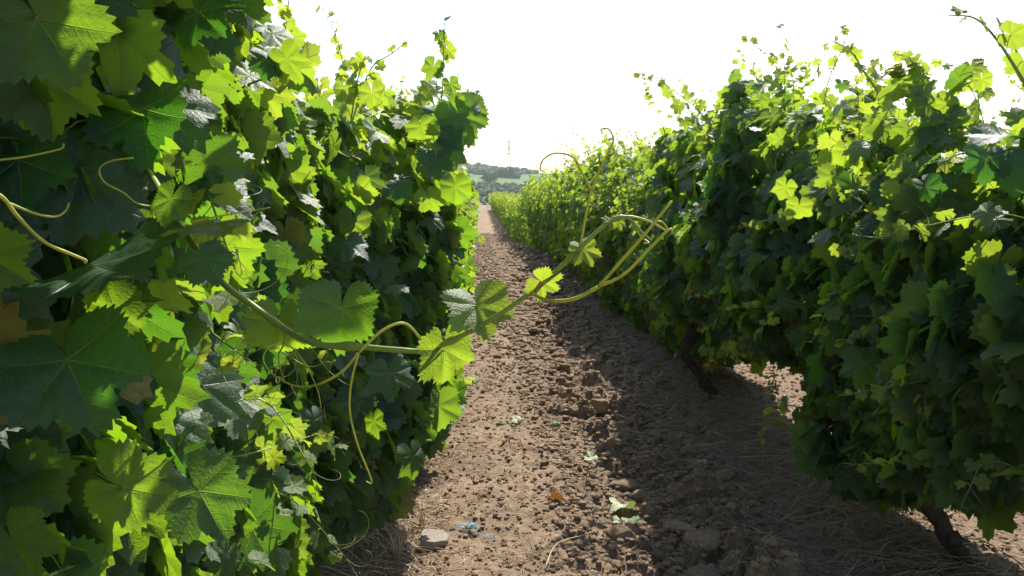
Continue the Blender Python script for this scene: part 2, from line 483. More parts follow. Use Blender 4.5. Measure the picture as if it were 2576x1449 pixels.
# ------------------------------------------------------------------ one grapevine
def vine_meshes(seed, n, temps, lod, width=lambda s, y, z: 0.42, ztop=lambda y: 1.86, zbot=lambda y: 0.45, L=1.45,
                nshoot=6, lean=0.0, trunk=None, smin=0.048, smax=0.088, side_bias=0.0, centre=0.0, wn=0.17, mat=None, boxy=0.0, lit_tint=0.0, wide=False):
    rng = np.random.default_rng(seed)
    y = rng.uniform(-L / 2, L / 2, n)
    zt = np.array([ztop(v) for v in y]); zb = np.array([zbot(v) for v in y])
    zt = zt + 0.42 * fbm(y * 2.5 + seed, y * 0 + 1, seed, 3)
    zb = zb + 0.24 * fbm(y * 3.1 + seed, y * 0 + 7, seed + 3, 3)
    u = rng.random(n) ** 1.06
    z = zb + (zt - zb) * u
    side = np.where(rng.random(n) < 0.5 + side_bias, 1.0, -1.0)
    W = np.array([width(s, a, b) for s, a, b in zip(side, y, z)])
    rel = (z - zb) / (zt - zb)
    prof = np.clip(1 - ((rel - 0.55) / 0.72) ** 2 * (0.55 - .45 * boxy), .3, 1)
    prof *= np.where(rel < 0.12, 0.75 + .2 * boxy + rel * 2 * (1 - .8 * boxy), 1.0)
    nz = fbm(y * 2.6 + side * 9 + seed, z * 2.6, seed + 9, 3)
    d = rng.exponential(0.13, n)
    x = centre + side * np.maximum(W * prof + wn * nz - d, rng.uniform(-.05, .2, n))
    top = rel > 0.93
    pos = np.stack([x, y, z], 1)
    nrm = np.stack([side * rng.uniform(.05, 1.0, n), rng.normal(0, .75, n), rng.uniform(-.25, .9, n)], 1)
    nrm[top, 2] += 0.6
    tip = np.stack([side * 0.25 + rng.normal(0, .5, n), rng.normal(0, .6, n), -1 + rng.normal(0, .5, n)], 1)
    size = rng.uniform(smin, smax, n) * np.where(rng.random(n) < 0.25, 0.75, 1.0) * np.clip(1.12 - 0.35 * np.clip(rel - 0.6, 0, 1) / 0.4, 0.6, 1.2)
    age = np.clip(lit_tint * rng.random(n) + 0.15 * rng.random(n) ** 2 + 0.7 * np.clip((rel - 0.6) / 0.4, 0, 1) * rng.random(n) ** 0.8 + np.where(rng.random(n) < .04, .4, 0), 0, 1)  # first term yellows the leaf colour to imitate sunlight on farther vines
    col = np.stack([rng.random(n), age, rng.random(n), np.ones(n)], 1).astype(np.float32)
    fol, can = MB(), MB()
    put_leaves(fol, temps, rng, pos, frames(nrm, tip), size, col, can if lod < 1 else None)
    sh = Shoots()
    # shoots standing out of the top
    for i in range(nshoot):
        yy = rng.uniform(-L / 2, L / 2); a = ztop(yy) - 0.35
        xx = rng.uniform(-.22, .22) + centre
        h = rng.uniform(0.45, 0.95) if rng.random() < .55 else rng.uniform(0.3, 0.55)
        dx, dy = rng.normal(0, .22), rng.normal(0, .28)
        dr = rng.uniform(-.02, .12)
        pts = [(xx, yy, a), (xx + dx * h * .35, yy + dy * h * .35, a + h * .4), (xx + dx * h * .8, yy + dy * h * .8, a + h * .78),
               (xx + dx * h * 1.5 , yy + dy * h * 1.5, a + h * (1.0 - dr))]
        if lod < 2:
            shoot(can, sh, rng, pts, .0034, .0012, .082, .022, node=.075 if lod < 1 else .09, tend=.45 if lod < 1 else .25, nseg=5 if lod < 1 else 3)
        else:
            c = catmull(pts, 2); tube(can, c, np.linspace(.006, .003, len(c)), 3)
            for q in c[1:]:
                for _ in range(2): sh.add(q + rng.normal(0, .025, 3), rng.normal(0, 1, 3), rng.normal(0, 1, 3) - [0, 0, .5], rng.uniform(.02, .05), (rng.random(), .8, .3, 1))
    # small side shoots on the face and trailing at the foot
    if lod < 2:
        for i in range(15 if lod < 1 else 5):
            yy = rng.uniform(-L / 2, L / 2); zz = rng.uniform(.5, 1.6); s = rng.choice([-1, 1])
            xx = centre + s * width(s, yy, zz) * .8
            e = rng.uniform(.12, .3)
            shoot(can, sh, rng, [(xx, yy, zz), (xx + s * e * .5, yy + rng.normal(0, .08), zz + .02), (xx + s * e, yy + rng.normal(0, .14), zz - rng.uniform(0, .12))],
                  .0028, .0012, .06, .018, node=.06, age0=.25, age1=.9, tend=.35, nseg=4)
    # canes inside
    if lod < 2:
        for i in range(7):
            yy = rng.uniform(-L / 2, L / 2)
            tube(can, catmull([(centre, yy, .62), (centre + rng.normal(0, .08), yy + rng.normal(0, .08), 1.2), (centre + rng.normal(0, .14), yy + rng.normal(0, .15), ztop(yy) - .1)], 3),
                 [.005, .003], 5, (1, .5, .5, 1))
    sh.flush(fol, temps, rng)
    # trunk and cordon
    tk = MB()
    if trunk is None:
        ox, oy = rng.uniform(-.12, .12), rng.uniform(-.25, .25)
        trunk = [(ox, oy, -.12), (ox * .8, oy * .8, .1), (ox * .4 + .03, oy * .5, .32), (0, 0, .6)]
    c = catmull(trunk, 6 if lod < 2 else 2)
    if lod < 2: c[1:-1] += rng.normal(0, .009, (len(c) - 2, 3))
    tube(tk, c, np.interp(np.linspace(0, 1, len(c)), [0, .15, .5, 1], [.055, .038, .034, .042] if wide else [.05, .034, .03, .036]), 10 if lod < 2 else 5, (.3, .5, .5, 1), .13, rng)
    hx, hy, hz = trunk[-1]
    for s in (-1, 1):
        c = catmull([(hx, hy, hz - .03), (hx + rng.normal(0, .03), hy + s * .15, hz + .06), (hx + rng.normal(0, .03), hy + s * .38, hz + .08), (hx, hy + s * .6, hz + .08)], 4 if lod < 2 else 1)
        tube(tk, c, np.linspace(.03, .014, len(c)), 8 if lod < 2 else 4, (.3, .5, .5, 1), .15, rng)
    mat = mat or M_LEAF
    return (fol.mesh('foliage', mat), can.mesh('canes', M_STEM), tk.mesh('trunk', M_BARK, False))

def grape_mesh(seed):
    rng = np.random.default_rng(seed); mb = MB()
    tube(mb, catmull([(0, 0, .05), (0, .005, 0), (0, 0, -.13)], 3), .0018, 5, (.6, .5, .5, 1))
    # low-poly sphere
    import bmesh
    bm = bmesh.new(); bmesh.ops.create_icosphere(bm, subdivisions=2, radius=1)
    V = np.array([v.co[:] for v in bm.verts]); F = np.array([[v.index for v in f.verts] for f in bm.faces]); bm.free()
    for i in range(46):
        t = rng.random(); a = rng.uniform(0, 6.28); R = .03 * (1 - t) + .008
        r = rng.uniform(.0045, .0065)
        p = np.array([math.cos(a) * R, math.sin(a) * R, -.005 - t * .125])
        mb.add(V * r * [1, 1, 1.15] + p, F, None, (rng.random(), .5, .5, 1))
    return mb.mesh('grape_bunch', M_GRAPE)
GRAPES = [grape_mesh(3), grape_mesh(4)]

def place_vine(meshes, loc, label, group=None, flip=False, grapes=()):
    t = empty('grapevine', loc, label, 'grapevine', group, math.pi if flip else 0)
    f = link('foliage', meshes[0], t); link('canes', meshes[1], t); link('trunk', meshes[2], t)
    for i, g in enumerate(grapes):
        o = link('grape_bunch', GRAPES[i % 2], t); o.location = g
    return t

# ---------------------------------------------------------------- ground
def build_ground():
    xs = [-0.6]
    while xs[-1] < 2.6: xs.append(xs[-1] + 0.0185)
    s = .0185
    while xs[-1] < 3500: s *= 1.09; xs.append(xs[-1] + s)
    lo = [-0.6]; s = .0185
    while lo[-1] > -3500: s *= 1.09; lo.append(lo[-1] - s)
    X = np.array(lo[::-1][:-1] + xs)
    ys = [2.2]
    while ys[-1] < 5: ys.append(ys[-1] + 0.0185)
    while ys[-1] < 4000: ys.append(ys[-1] + max(.0185, (ys[-1] - 5) * .0042 + .0185) if ys[-1] < 60 else ys[-1] * 1.03)
    s = .0185; lo = [2.2]
    while lo[-1] > -200: s *= 1.12; lo.append(lo[-1] - s)
    Y = np.array(lo[::-1][:-1] + ys)
    GX, GY = np.meshgrid(X, Y)
    Z = ground(GX.ravel(), GY.ravel())
    nx, ny = len(X), len(Y)
    V = np.stack([GX.ravel(), GY.ravel(), Z], 1)
    i = np.arange(nx - 1)[None] + (np.arange(ny - 1) * nx)[:, None]; i = i.ravel()
    F = np.concatenate([np.stack([i, i + 1, i + nx + 1], 1), np.stack([i, i + nx + 1, i + nx], 1)])
    mb = MB(); mb.add(V, F)
    link('ground', mb.mesh('ground', M_SOIL), None, kind='structure')
build_ground()

# ---------------------------------------------------------------- stones and clods
import bmesh
def ico(sub):
    bm = bmesh.new(); bmesh.ops.create_icosphere(bm, subdivisions=sub, radius=1)
    V = np.array([v.co[:] for v in bm.verts]); F = np.array([[v.index for v in f.verts] for f in bm.faces]); bm.free()
    return V, F
I1, I2, I3 = ico(1), ico(2), ico(4)
def rock_shape(rng, base, cuts=9, rough=.06):
    V, F = base; V = V.copy()
    for _ in range(cuts):
        n = rng.normal(0, 1, 3); n /= np.linalg.norm(n); d = rng.uniform(.5, .85)
        k = V @ n; o = np.maximum(0, k - d); V = V - o[:, None] * n
    f = 1 + rough * fbm(V[:, 0] * 3 + V[:, 2] * 2, V[:, 1] * 3 - V[:, 2] * 2, int(rng.integers(999)), 4)
    return V * f[:, None], F
PEB = [rock_shape(R0, I1, 10, .35) for _ in range(14)]
def scatter_pebbles():
    rng = np.random.default_rng(99); mb = MB()
    n = 72000
    Y = 2.6 * (50 / 2.6) ** (rng.random(n) ** 1.15)
    X = np.where(rng.random(n) < .42, rng.normal(.85, .38, n), rng.uniform(-.5, 3.0, n))
    sz = 0.0035 + .022 * rng.random(n) ** 3.6
    sz *= np.where(np.abs(X - .85) < .5, 1.35, .9) * np.clip(Y / 6, .8, 3)
    Z = ground(X, Y) + sz * .25
    A = rng.uniform(0, 6.28, n)
    for k in range(len(PEB)):
        s = np.where(np.arange(n) % len(PEB) == k)[0]; V, F = PEB[k]
        ca, sa = np.cos(A[s]), np.sin(A[s])
        W = np.stack([V[None, :, 0] * ca[:, None] - V[None, :, 1] * sa[:, None], V[None, :, 0] * sa[:, None] + V[None, :, 1] * ca[:, None], np.broadcast_to(V[None, :, 2] * .7, (len(s), len(V)))], 2)
        W = W * sz[s][:, None, None] + np.stack([X[s], Y[s], Z[s]], 1)[:, None]
        mb.add(W.reshape(-1, 3), (F[None] + (np.arange(len(s)) * len(V))[:, None, None]).reshape(-1, 3))
    o = link('soil_crumbs', mb.mesh('soil_crumbs', M_CLOD, False), None, kind='stuff', category='soil', label='small crumbs of dry brown soil and pebbles covering the path')
scatter_pebbles()

def rock(name, px, py, wpx, hratio, label, cat, seed, mat=None, dratio=.8, rz=0, rx=0, sink=.38, group=None, cuts=9):
    rng = np.random.default_rng(seed); p = PG(px, py, -.01)
    d = (p - Vector((0, 0, CAMH))).length
    r = wpx / FPX * d / 2
    V, F = rock_shape(rng, I3, cuts, .10)
    f2 = fbm(V[:, 0] * 9 + V[:, 2] * 5, V[:, 1] * 9, seed, 3); V = V * (1 + .07 * f2[:, None])
    hratio *= 1.35; V = V * [r, r * dratio, r * hratio]
    mb = MB(); mb.add(V, F)
    me = mb.mesh(name, mat or M_CLOD)
    o = link(name, me, None, label=label, category=cat)
    if group: o['group'] = group
    o.location = (p.x, p.y, gz(p.x, p.y) + r * hratio * (1 - sink * 2)); o.rotation_euler = (rx, 0, rz)
    return o
rock('clod', 1507, 1032, 55, .8, 'big blocky clod with a sunlit flat top at the edge of the shade', 'clod', 1, sink=.2)
rock('clod', 1446, 1045, 45, .6, 'rounded sunlit lump just left of the big blocky clod', 'clod', 2)
rock('clod', 1560, 1048, 34, .5, 'small flat clod just right of the big blocky clod', 'clod', 3)
rock('clod', 1440, 870, 58, .45, 'wide flat pale clod on the upper path at the shadow edge', 'clod', 4)
rock('clod', 1570, 1215, 92, .35, 'long flat slab of earth catching the sun at the shadow edge', 'clod', 5, dratio=.7)
rock('clod', 1650, 1170, 62, .45, 'oblong sunlit clod surrounded by shade in the furrow', 'clod', 6)
rock('clod', 1545, 1135, 48, .8, 'tilted angular clod among crumbled lumps above the flat slab', 'clod', 7, rx=.4)
rock('clod', 1612, 1240, 50, .6, 'squarish clod right below the flat sunlit slab', 'clod', 8)
rock('clod', 1560, 1360, 80, .55, 'dark rough clod below the fallen vine leaves at the bottom of the furrow', 'clod', 9, dratio=.6, rz=-.6)
rock('stone', 1715, 1330, 64, .35, 'long finger shaped stone lying in the shaded furrow', 'stone', 10, dratio=2.2, rz=.5)
rock('stone', 1770, 1380, 95, .5, 'large smooth grey brown stone in the shade touching the finger shaped stone', 'stone', 11, sink=.2, cuts=6)
rock('stone', 1830, 1215, 60, .5, 'rounded stone in the shaded furrow near the dry twig', 'stone', 12, cuts=6)
rock('clod', 1660, 1385, 52, .8, 'upright grey clod left of the large smooth stone', 'clod', 13)
rock('clod', 1780, 1432, 110, .4, 'broad clod cut by the bottom edge in the shaded furrow', 'clod', 14, cuts=8)
rock('clod', 1420, 1030, 40, .6, 'clod lying left of the rounded sunlit lump', 'clod', 15)
rock('clod', 1365, 990, 34, .5, 'small sunlit clod left of the furrow edge below the grass blades', 'clod', 16)
rock('clod', 1290, 745, 40, .4, 'pale flat clod on the far part of the path', 'clod', 17)
rock('clod', 1700, 1120, 40, .5, 'grey crumbly clod in full shade upper furrow', 'clod', 18)
rock('clod', 1420, 1395, 46, .5, 'lone brown clod on the smooth lit side of the path near the bottom', 'clod', 19)
# flat pale stone
def flat_stone():
    p = PG(1090, 1375, .0)
    out = [(-.088, -.035), (-.03, -.072), (.05, -.068), (.092, -.02), (.085, .045), (.02, .07), (-.02, .078), (-.06, .03)]
    bm = bmesh.new(); vs = [bm.verts.new((x, y, 0)) for x, y in out]; f = bm.faces.new(vs)
    r = bmesh.ops.extrude_face_region(bm, geom=[f]); 
    for v in [g for g in r['geom'] if isinstance(g, bmesh.types.BMVert)]: v.co.z -= .055; v.co.x *= .93; v.co.y *= .93
    bmesh.ops.bevel(bm, geom=bm.edges[:], offset=.004, segments=2, affect='EDGES')
    bmesh.ops.triangulate(bm, faces=bm.faces[:]); bmesh.ops.recalc_face_normals(bm, faces=bm.faces[:])
    me = bpy.data.meshes.new('stone'); bm.to_mesh(me); bm.free(); me.materials.append(M_STONE)
    o = link('stone', me, None, label='flat pale angular stone beside the straw on the lit left side of the path', category='stone')
    o.location = (p.x, p.y, gz(p.x, p.y) + .045); o.rotation_euler = (.16, .10, .5); o.scale = (.85, .85, 1)
flat_stone()
# anonymous clods in the furrow
def furrow_clods():
    rng = np.random.default_rng(5)
    ms = []
    for k in range(8):
        V, F = rock_shape(rng, I2, 9, .16); mb = MB(); mb.add(V * [1, .8, .6], F); ms.append(mb.mesh('clod', M_CLOD, False))
    for i in range(230):
        y = 2.9 * (16 / 2.9) ** rng.random(); x = rng.normal(.85, .26) if rng.random() < .8 else rng.uniform(-.3, 1.6)
        s = (.014 + .028 * rng.random() ** 2) * (.8 + .05 * y)
        o = link('clod', ms[i % 8], None, label='lump of dry brown earth lying in the rough furrow right of the smooth path', category='clod', group='loose clods in the furrow')
        if not (.1 < x < 1.8): o['label'] = 'small lump of dry brown earth on the smooth part of the path'; o['group'] = 'loose clods on the smooth path'
        o.location = (x, y, gz(x, y) + s * .2); o.scale = (s, s, s); o.rotation_euler = (rng.normal(0, .3), rng.normal(0, .3), rng.uniform(0, 6.3))
furrow_clods()

# ---------------------------------------------------------------- straw, twigs
def strew(name, n, seed, xy, lmin, lmax, rmin, rmax, mat, label, lift=.03, cat='straw', bend=.3):
    rng = np.random.default_rng(seed); mb = MB()
    XY = np.array([xy(rng) for _ in range(n)]); LL = rng.uniform(lmin, lmax, n); AA = rng.uniform(0, 6.28, n)
    D = np.stack([np.cos(AA) * LL / 2, np.sin(AA) * LL / 2], 1)
    ZZ = [ground(XY[:, 0] + k * D[:, 0], XY[:, 1] + k * D[:, 1]) for k in (-1, 0, 1)]
    for i in range(n):
        x, y = XY[i]; L = LL[i]; dx, dy = D[i]; b = rng.normal(0, bend) * L
        z0, z1, z2 = ZZ[0][i], ZZ[1][i], ZZ[2][i]
        u = rng.uniform(0, lift)
        pts = [(x - dx, y - dy, z0 + .003 + u * rng.random()), (x - dy / L * b * 2, y + dx / L * b * 2, max(z1, (z0 + z2) / 2) + .004 + u), (x + dx, y + dy, z2 + .003 + u * rng.random() * 2)]
        tube(mb, catmull(pts, 2), [rng.uniform(rmin, rmax), rng.uniform(rmin, rmax) * .7], 3, (rng.random(), .5, .5, 1))
    link(name, mb.mesh(name, mat), None, kind='stuff', label=label, category=cat)
strew('dry_straw', 1500, 1, lambda r: (r.normal(-.42, .17), 2.9 * (12 / 2.9) ** (r.random() ** 1.3)), .03, .2, .0008, .003, M_STRAW, 'dry straw and grass litter along the foot of the left row')
strew('straw_litter', 1900, 2, lambda r: (r.uniform(-.3, 1.1), 2.9 * (16 / 2.9) ** r.random()), .02, .10, .0007, .002, M_STRAW, 'thin bits of straw scattered over the tilled path', .008)
strew('twig_litter', 1700, 3, lambda r: (r.normal(1.65, .26), 2.9 * (13 / 2.9) ** r.random()), .05, .35, .0008, .003, M_TWIG, 'dead twigs and dry stems lying under the right row', .05, 'twigs')
strew('dry_stems', 500, 4, lambda r: (r.normal(2.3, .35), 3.2 * (13 / 3.2) ** r.random()), .03, .2, .0008, .003, M_STRAW, 'pale straw on the sunlit ground beyond the right row', .02)

# ---------------------------------------------------------------- grapevines
def wL(side, y, z): return .42
def near_left_width(Yc, cx):
    def f(side, y, z):
        Y = Yc + y
        if side < 0: return .35
        face = np.interp(Y, [0, 1.3, 1.7, 2.6, 3.1, 3.5, 4.2, 6], [-.50, -.56, -.66, -.62, -.36, -.17, -.20, -.22])
        if Y < 1.95 and z > 2.0: face = -.36      # unseen canopy top widened outward, added to shade the near leaves
        return max(.15, face + .03 - cx)
    return f
CX = LROW
RN = lambda Y: None
lab_left = {0: 'grapevine filling the left edge, its long green shoot and tendrils arching across the path',
            1: 'second grapevine of the left row, tall mass of leaves against the sky',
            2: 'third grapevine of the left row, leaves jutting over the path below the tallest shoot'}
yl = [0.85, 2.15, 3.6]
tops = [lambda y: 2.45, lambda y: float(np.interp(y, [-.7, -.25, .1, .7], [2.45, 2.35, 1.95, 1.84])), lambda y: 1.86]
vines = []
for i, Y in enumerate(yl):
    ms = vine_meshes(100 + i, [2400, 1900, 1900][i], T_NEAR, 0, near_left_width(Y, CX), tops[i], [lambda y: .3, lambda y: .35, lambda y: .34][i], boxy=[1, .9, .6][i], smin=.06, smax=.098, nshoot=[0, 3, 7][i], centre=0, side_bias=.2)
    vines.append(place_vine(ms, (CX, Y, gz(CX, Y)), lab_left[i], grapes=[(.16, .1, .75)] if i else ()))
L1, L2, L3 = vines
NEARP = [vine_meshes(200 + i, 1900, T_NEAR, 0, nshoot=13, lit_tint=.3, zbot=lambda y: .14, ztop=lambda y: 1.86, wn=.2, smax=.094) for i in range(3)]  # shared vines down the rows: lighter, yellower leaves painted in place of sunlight
MIDP = [vine_meshes(300 + i, 1150, T_MID, 1, nshoot=9, lit_tint=.55, zbot=lambda y: .12, ztop=lambda y: 1.84, wn=.2, smin=.05, smax=.092) for i in range(4)]
FARP = [vine_meshes(400 + i, 620, T_FAR, 2, nshoot=8, lit_tint=.7, zbot=lambda y: .1, ztop=lambda y: 1.82, wn=.2, smin=.06, smax=.105, mat=M_LEAF_FAR) for i in range(4)]
# right row: the two vines whose trunks show
t1 = PG(2420, 1449, .02); t2 = PG(1790, 1020, .02)
def rel(tb, cy):
    bx, by = tb.x - RROW, tb.y - cy
    return [(bx + .05, by, -.14), (bx, by, .02), (bx - .11, by + .0, .17), (bx - .22, by, .34), (bx * .3 - .16, by * .6, .64)]
def zb1(y): return .40
ZBY = [2.0, 2.6, 3.0, 3.4, 3.7, 4.2, 4.8, 5.4, 6.0, 6.8, 7.6]; ZBZ = [.68, .62, .50, .32, .36, .58, .78, .64, .36, .16, .12]
ZTY = [2, 4, 5, 6, 8]; ZTZ = [1.84, 1.82, 1.90, 2.0, 1.93]
def ztR(Yc): return lambda y: float(np.interp(Yc + y, ZTY, ZTZ))
def zbR(Yc): return lambda y: float(np.interp(Yc + y, ZBY, ZBZ))
wR = lambda s, y, z: .5 if s < 0 else .42
RK = dict(smin=.068, smax=.106, wn=.25)
R1 = vine_meshes(501, 2100, T_NEAR, 0, wR, ztR(2.35), zbR(2.35), nshoot=8, **RK)
R1 = place_vine(R1, (RROW, 2.35, gz(RROW, 2.35)), 'grapevine at the far right edge, nearest of the right row, mostly dark leaves', grapes=[(-.4, -.1, .8)])
R2 = vine_meshes(502, 2100, T_NEAR, 0, wR, ztR(3.7), zbR(3.7), nshoot=9, trunk=rel(t1, 3.7), wide=True, **RK)
R2 = place_vine(R2, (RROW, 3.7, gz(RROW, 3.7)), 'second grapevine of the right row, its crooked black trunk at the bottom right corner', grapes=[(-.45, .5, .62)])
R3 = vine_meshes(503, 2100, T_NEAR, 0, wR, ztR(5.05), zbR(5.05), nshoot=14, trunk=[(.1, -.78, -.1), (.08, -.72, .1), (.05, -.6, .35), (0, -.3, .66)], **RK)
R3 = place_vine(R3, (RROW, 5.05, gz(RROW, 5.05)), 'third grapevine of the right row, between the two leaning black trunks')
R4 = vine_meshes(504, 2000, T_NEAR, 0, wR, ztR(6.45), zbR(6.45), nshoot=15, trunk=rel(t2, 6.45), wide=True, **RK)
R4 = place_vine(R4, (RROW, 6.45, gz(RROW, 6.45)), 'fourth grapevine of the right row, its leaning black trunk against sunlit soil')

def row(cx, y0, y1, name, near, seed, ords):
    rng = np.random.default_rng(seed); Y = y0; k = 0
    while Y < y1:
        pool = NEARP if Y < near else (MIDP if Y < 26 else FARP)
        x = cx + rng.normal(0, .04)
        if k < len(ords): lab, gr = ords[k], None
        elif Y < 26: lab, gr = 'leafy grapevine in the middle stretch of the ' + name, 'vines in the middle stretch of the ' + name
        else: lab, gr = 'small distant grapevine towards the vanishing end of the ' + name, 'vines at the far end of the ' + name
        t = place_vine(pool[int(rng.integers(len(pool)))], (x, Y, gz(x, Y) - .02), lab, gr, rng.random() < .5)
        t.scale = (rng.uniform(.92, 1.1), 1.0, rng.uniform(.96, 1.05))
        Y += 1.36; k += 1
row(-.66, 4.95, 112, 'left row', 7.5, 1, ['fourth grapevine of the left row, directly behind the jutting clump', 'fifth grapevine of the left row, a narrow strip of leaves seen along the path edge'])
row(RROW, 7.85, 112, 'right row', 12, 2, ['fifth grapevine of the right row, just beyond the mid picture trunk', 'sixth grapevine of the right row, its lower leaves near the shaded furrow', 'seventh grapevine of the right row, left of the foreground tendrils'])
row(ROW3, 2.6, 60, 'row behind the right row', 0, 3, [])

# far vineyard as one mass
def far_vines():
    rng = np.random.default_rng(8); mb = MB(); n = 26000
    rows = np.arange(-30, 60)
    r = rng.choice(rows, n); X = -.66 + r * 2.45 + rng.normal(0, .2, n)
    Y = rng.uniform(112, 155, n)
    near = (r < 0) | (r > 1); Y = np.where(near & (rng.random(n) < .3), rng.uniform(80, 112, n), Y)
    Z = ground(X, Y) + rng.uniform(.3, 1.9, n)
    M = frames(rng.normal(0, 1, (n, 3)), rng.normal(0, 1, (n, 3)))
    put_leaves(mb, T_FAR[:3], rng, np.stack([X, Y, Z], 1), M, rng.uniform(.10, .2, n), np.stack([rng.random(n), rng.uniform(.1, .6, n), rng.random(n) * .9, np.ones(n)], 1).astype(np.float32))
    link('distant_vineyard', mb.mesh('distant_vineyard', M_LEAF_FAR), None, kind='stuff', label='mass of distant vine rows at the end of the field', category='vineyard')
far_vines()

# ---------------------------------------------------------------- explicit tall shoots (parts of their vines)
def tall(vine, pts, r0=.0035, r1=.0015, s0=.06, s1=.02, seed=0, node=.08, tend=.6, start=.1, age0=.35, temps=None):
    rng = np.random.default_rng(seed); st, sh, fo = MB(), Shoots(), MB()
    loc = np.array(vine.location)
    pl = [np.array(P(*q)) - loc for q in pts]
    if vine.rotation_euler.z > 1: pl = [q * [-1, -1, 1] for q in pl]
    shoot(st, sh, rng, pl, r0, r1, s0 * 1.5, s1 * 1.3, node=node, tend=tend, start=start, age0=age0)
    sh.flush(fo, temps or T_NEAR, rng)
    s = link('cane', st.mesh('cane', M_STEM), vine); link('foliage', fo.mesh('foliage', M_LEAF), s)
VR = {o['label'].split(',')[0]: o for o in bpy.data.objects if o.get('category') == 'grapevine' and not o.get('group')}
v3 = L3
tall(v3, [(1095, 420, 3.6), (1100, 330, 3.6), (1112, 240, 3.55), (1116, 130, 3.5), (1118, 60, 3.5), (1135, 38, 3.5)], seed=1, s0=.05, s1=.014, node=.10, start=.25, age0=.4)
tall(v3, [(860, 400, 3.1), (900, 260, 3.15), (935, 170, 3.2), (985, 135, 3.2), (1030, 100, 3.2)], seed=2, s0=.04, s1=.012, start=.3, node=.11)
tall(v3, [(720, 480, 2.9), (760, 330, 2.9), (800, 250, 2.9), (815, 190, 2.9)], seed=3)
tall(v3, [(870, 400, 3.0), (885, 290, 3.0), (900, 200, 3.0), (915, 150, 3.0)], seed=4)
tall(L2, [(560, 260, 1.9), (620, 215, 1.9), (690, 190, 1.9), (760, 160, 1.9)], seed=5, s0=.055, s1=.04, tend=.2, age0=.5)
rv = VR['fourth grapevine of the right row']; rw = VR['third grapevine of the right row']; rx = VR['second grapevine of the right row']; ry = VR['grapevine at the far right edge']
tall(rv, [(1810, 360, 5.6), (1760, 280, 5.6), (1690, 225, 5.5), (1640, 190, 5.4), (1595, 185, 5.4)], seed=6, r0=.005, s0=.055)
tall(rv, [(1690, 400, 5.6), (1665, 310, 5.6), (1640, 240, 5.6), (1610, 190, 5.6)], seed=7, s0=.04)
tall(rw, [(2050, 380, 4.4), (2065, 300, 4.4), (2085, 200, 4.3), (2120, 120, 4.3), (2130, 80, 4.3)], seed=8, s0=.045)
tall(rx, [(2330, 430, 3.3), (2240, 280, 3.35), (2180, 190, 3.4), (2140, 130, 3.4), (2080, 95, 3.4)], seed=9, r0=.006, s0=.05)
tall(rx, [(2470, 420, 2.9), (2400, 330, 2.9), (2330, 220, 2.95), (2290, 150, 3.0), (2250, 135, 3.0)], seed=10, r0=.0055, s0=.045)
tall(ry, [(2620, 290, 2.4), (2560, 180, 2.45), (2500, 90, 2.5), (2450, 45, 2.5), (2385, 38, 2.5)], seed=11, r0=.0055, s0=.05)
tall(ry, [(2700, 360, 2.2), (2560, 372, 2.25), (2450, 380, 2.3), (2370, 400, 2.3)], seed=12, r0=.006, s0=.045, tend=.1)

# ---------------------------------------------------------------- big leaves close to the camera
def hero_leaf(parent, p0, p1, nrm, seed, size=None, age=.1, rnd=.5, d0=1.0, d1=None, lob=.5, curl=.5, name='leaf', pet=None, petmat=None, label=None):
    """p0 petiole pixel, p1 tip pixel; nrm = leaf normal in camera axes (right, up, toward camera)"""
    d1 = d0 if d1 is None else d1
    A, B = np.array(P(*p0, d0)), np.array(P(*p1, d1))
    rng = np.random.default_rng(seed)
    L = (np.linalg.norm(B - A) if size is None else size) * .8
    curl = curl + .5
    n = np.array(CM @ Vector(nrm))
    M = frames(n[None], (B - A)[None])[0]
    tv, tf, tuv = leaf_template(rng, 75, (.1, .2, .32, .45, .58, .72, .86, 1), lob, 1.0, curl)
    loc = np.array(parent.matrix_basis.translation) if parent.parent is None else np.array(parent.parent.matrix_basis.translation)
    V = (tv @ M.T) * L + A - loc
    mb = MB(); mb.add(V, tf, tuv, (rnd, age, .3, 1))
    o = link(name, mb.mesh(name, M_LEAF), parent)
    if label: o['label'] = label
    if pet:
        m2 = MB(); tube(m2, catmull([np.array(P(*q)) - loc for q in pet] + [A - loc], 5), .0017, 6)
        link('petiole', m2.mesh('petiole', petmat or M_STEM), o if parent.parent is None else parent)
    return o
def strand(parent, pts, r, mat, name='tendril'):
    loc = np.array(parent.matrix_basis.translation) if parent.parent is None else np.array(parent.parent.matrix_basis.translation)
    mb = MB()
    for path, rr in (pts if isinstance(pts[0][0], list) else [(pts, r)]):
        c = catmull([np.array(P(*q)) - loc for q in path], 7)
        rr = np.interp(np.linspace(0, 1, len(c)), np.linspace(0, 1, len(rr)), rr) * .68 * (1 + .05 * np.sin(np.arange(len(c)) * 1.3))
        tube(mb, c, rr, 8, (.5, .5, .5, 1))
    return link(name, mb.mesh(name, mat), parent)

H = hero_leaf
H(L1, (92, 45), (215, 232), (.3, .12, 1), 1, d0=.86, d1=.84, lob=.3, curl=.35, rnd=.55, age=.12, pet=[(-30, 95, .9), (40, 50, .88)], petmat=M_RED)
H(L1, (110, 195), (140, 400), (.45, -.1, 1), 2, d0=.95, lob=.4, curl=.5, rnd=.8, age=.12, pet=[(-30, 265, .98), (40, 245, .97)], petmat=M_RED)
H(L1, (40, 0), (40, 130), (-.2, .6, 1), 3, d0=1.02, rnd=.2)
H(L1, (360, 272), (345, 425), (-.15, .68, 1), 4, d0=1.15, d1=1.08, lob=.6, curl=.7, rnd=.1, age=0)
H(L1, (45, 400), (95, 600), (.1, .6, 1), 5, d0=.98, lob=.3, curl=.4, rnd=.1, age=0)
H(L1, (168, 905), (255, 1135), (.1, .62, 1), 6, d0=.92, d1=.88, size=None, lob=.3, curl=.35, rnd=.15, age=0)
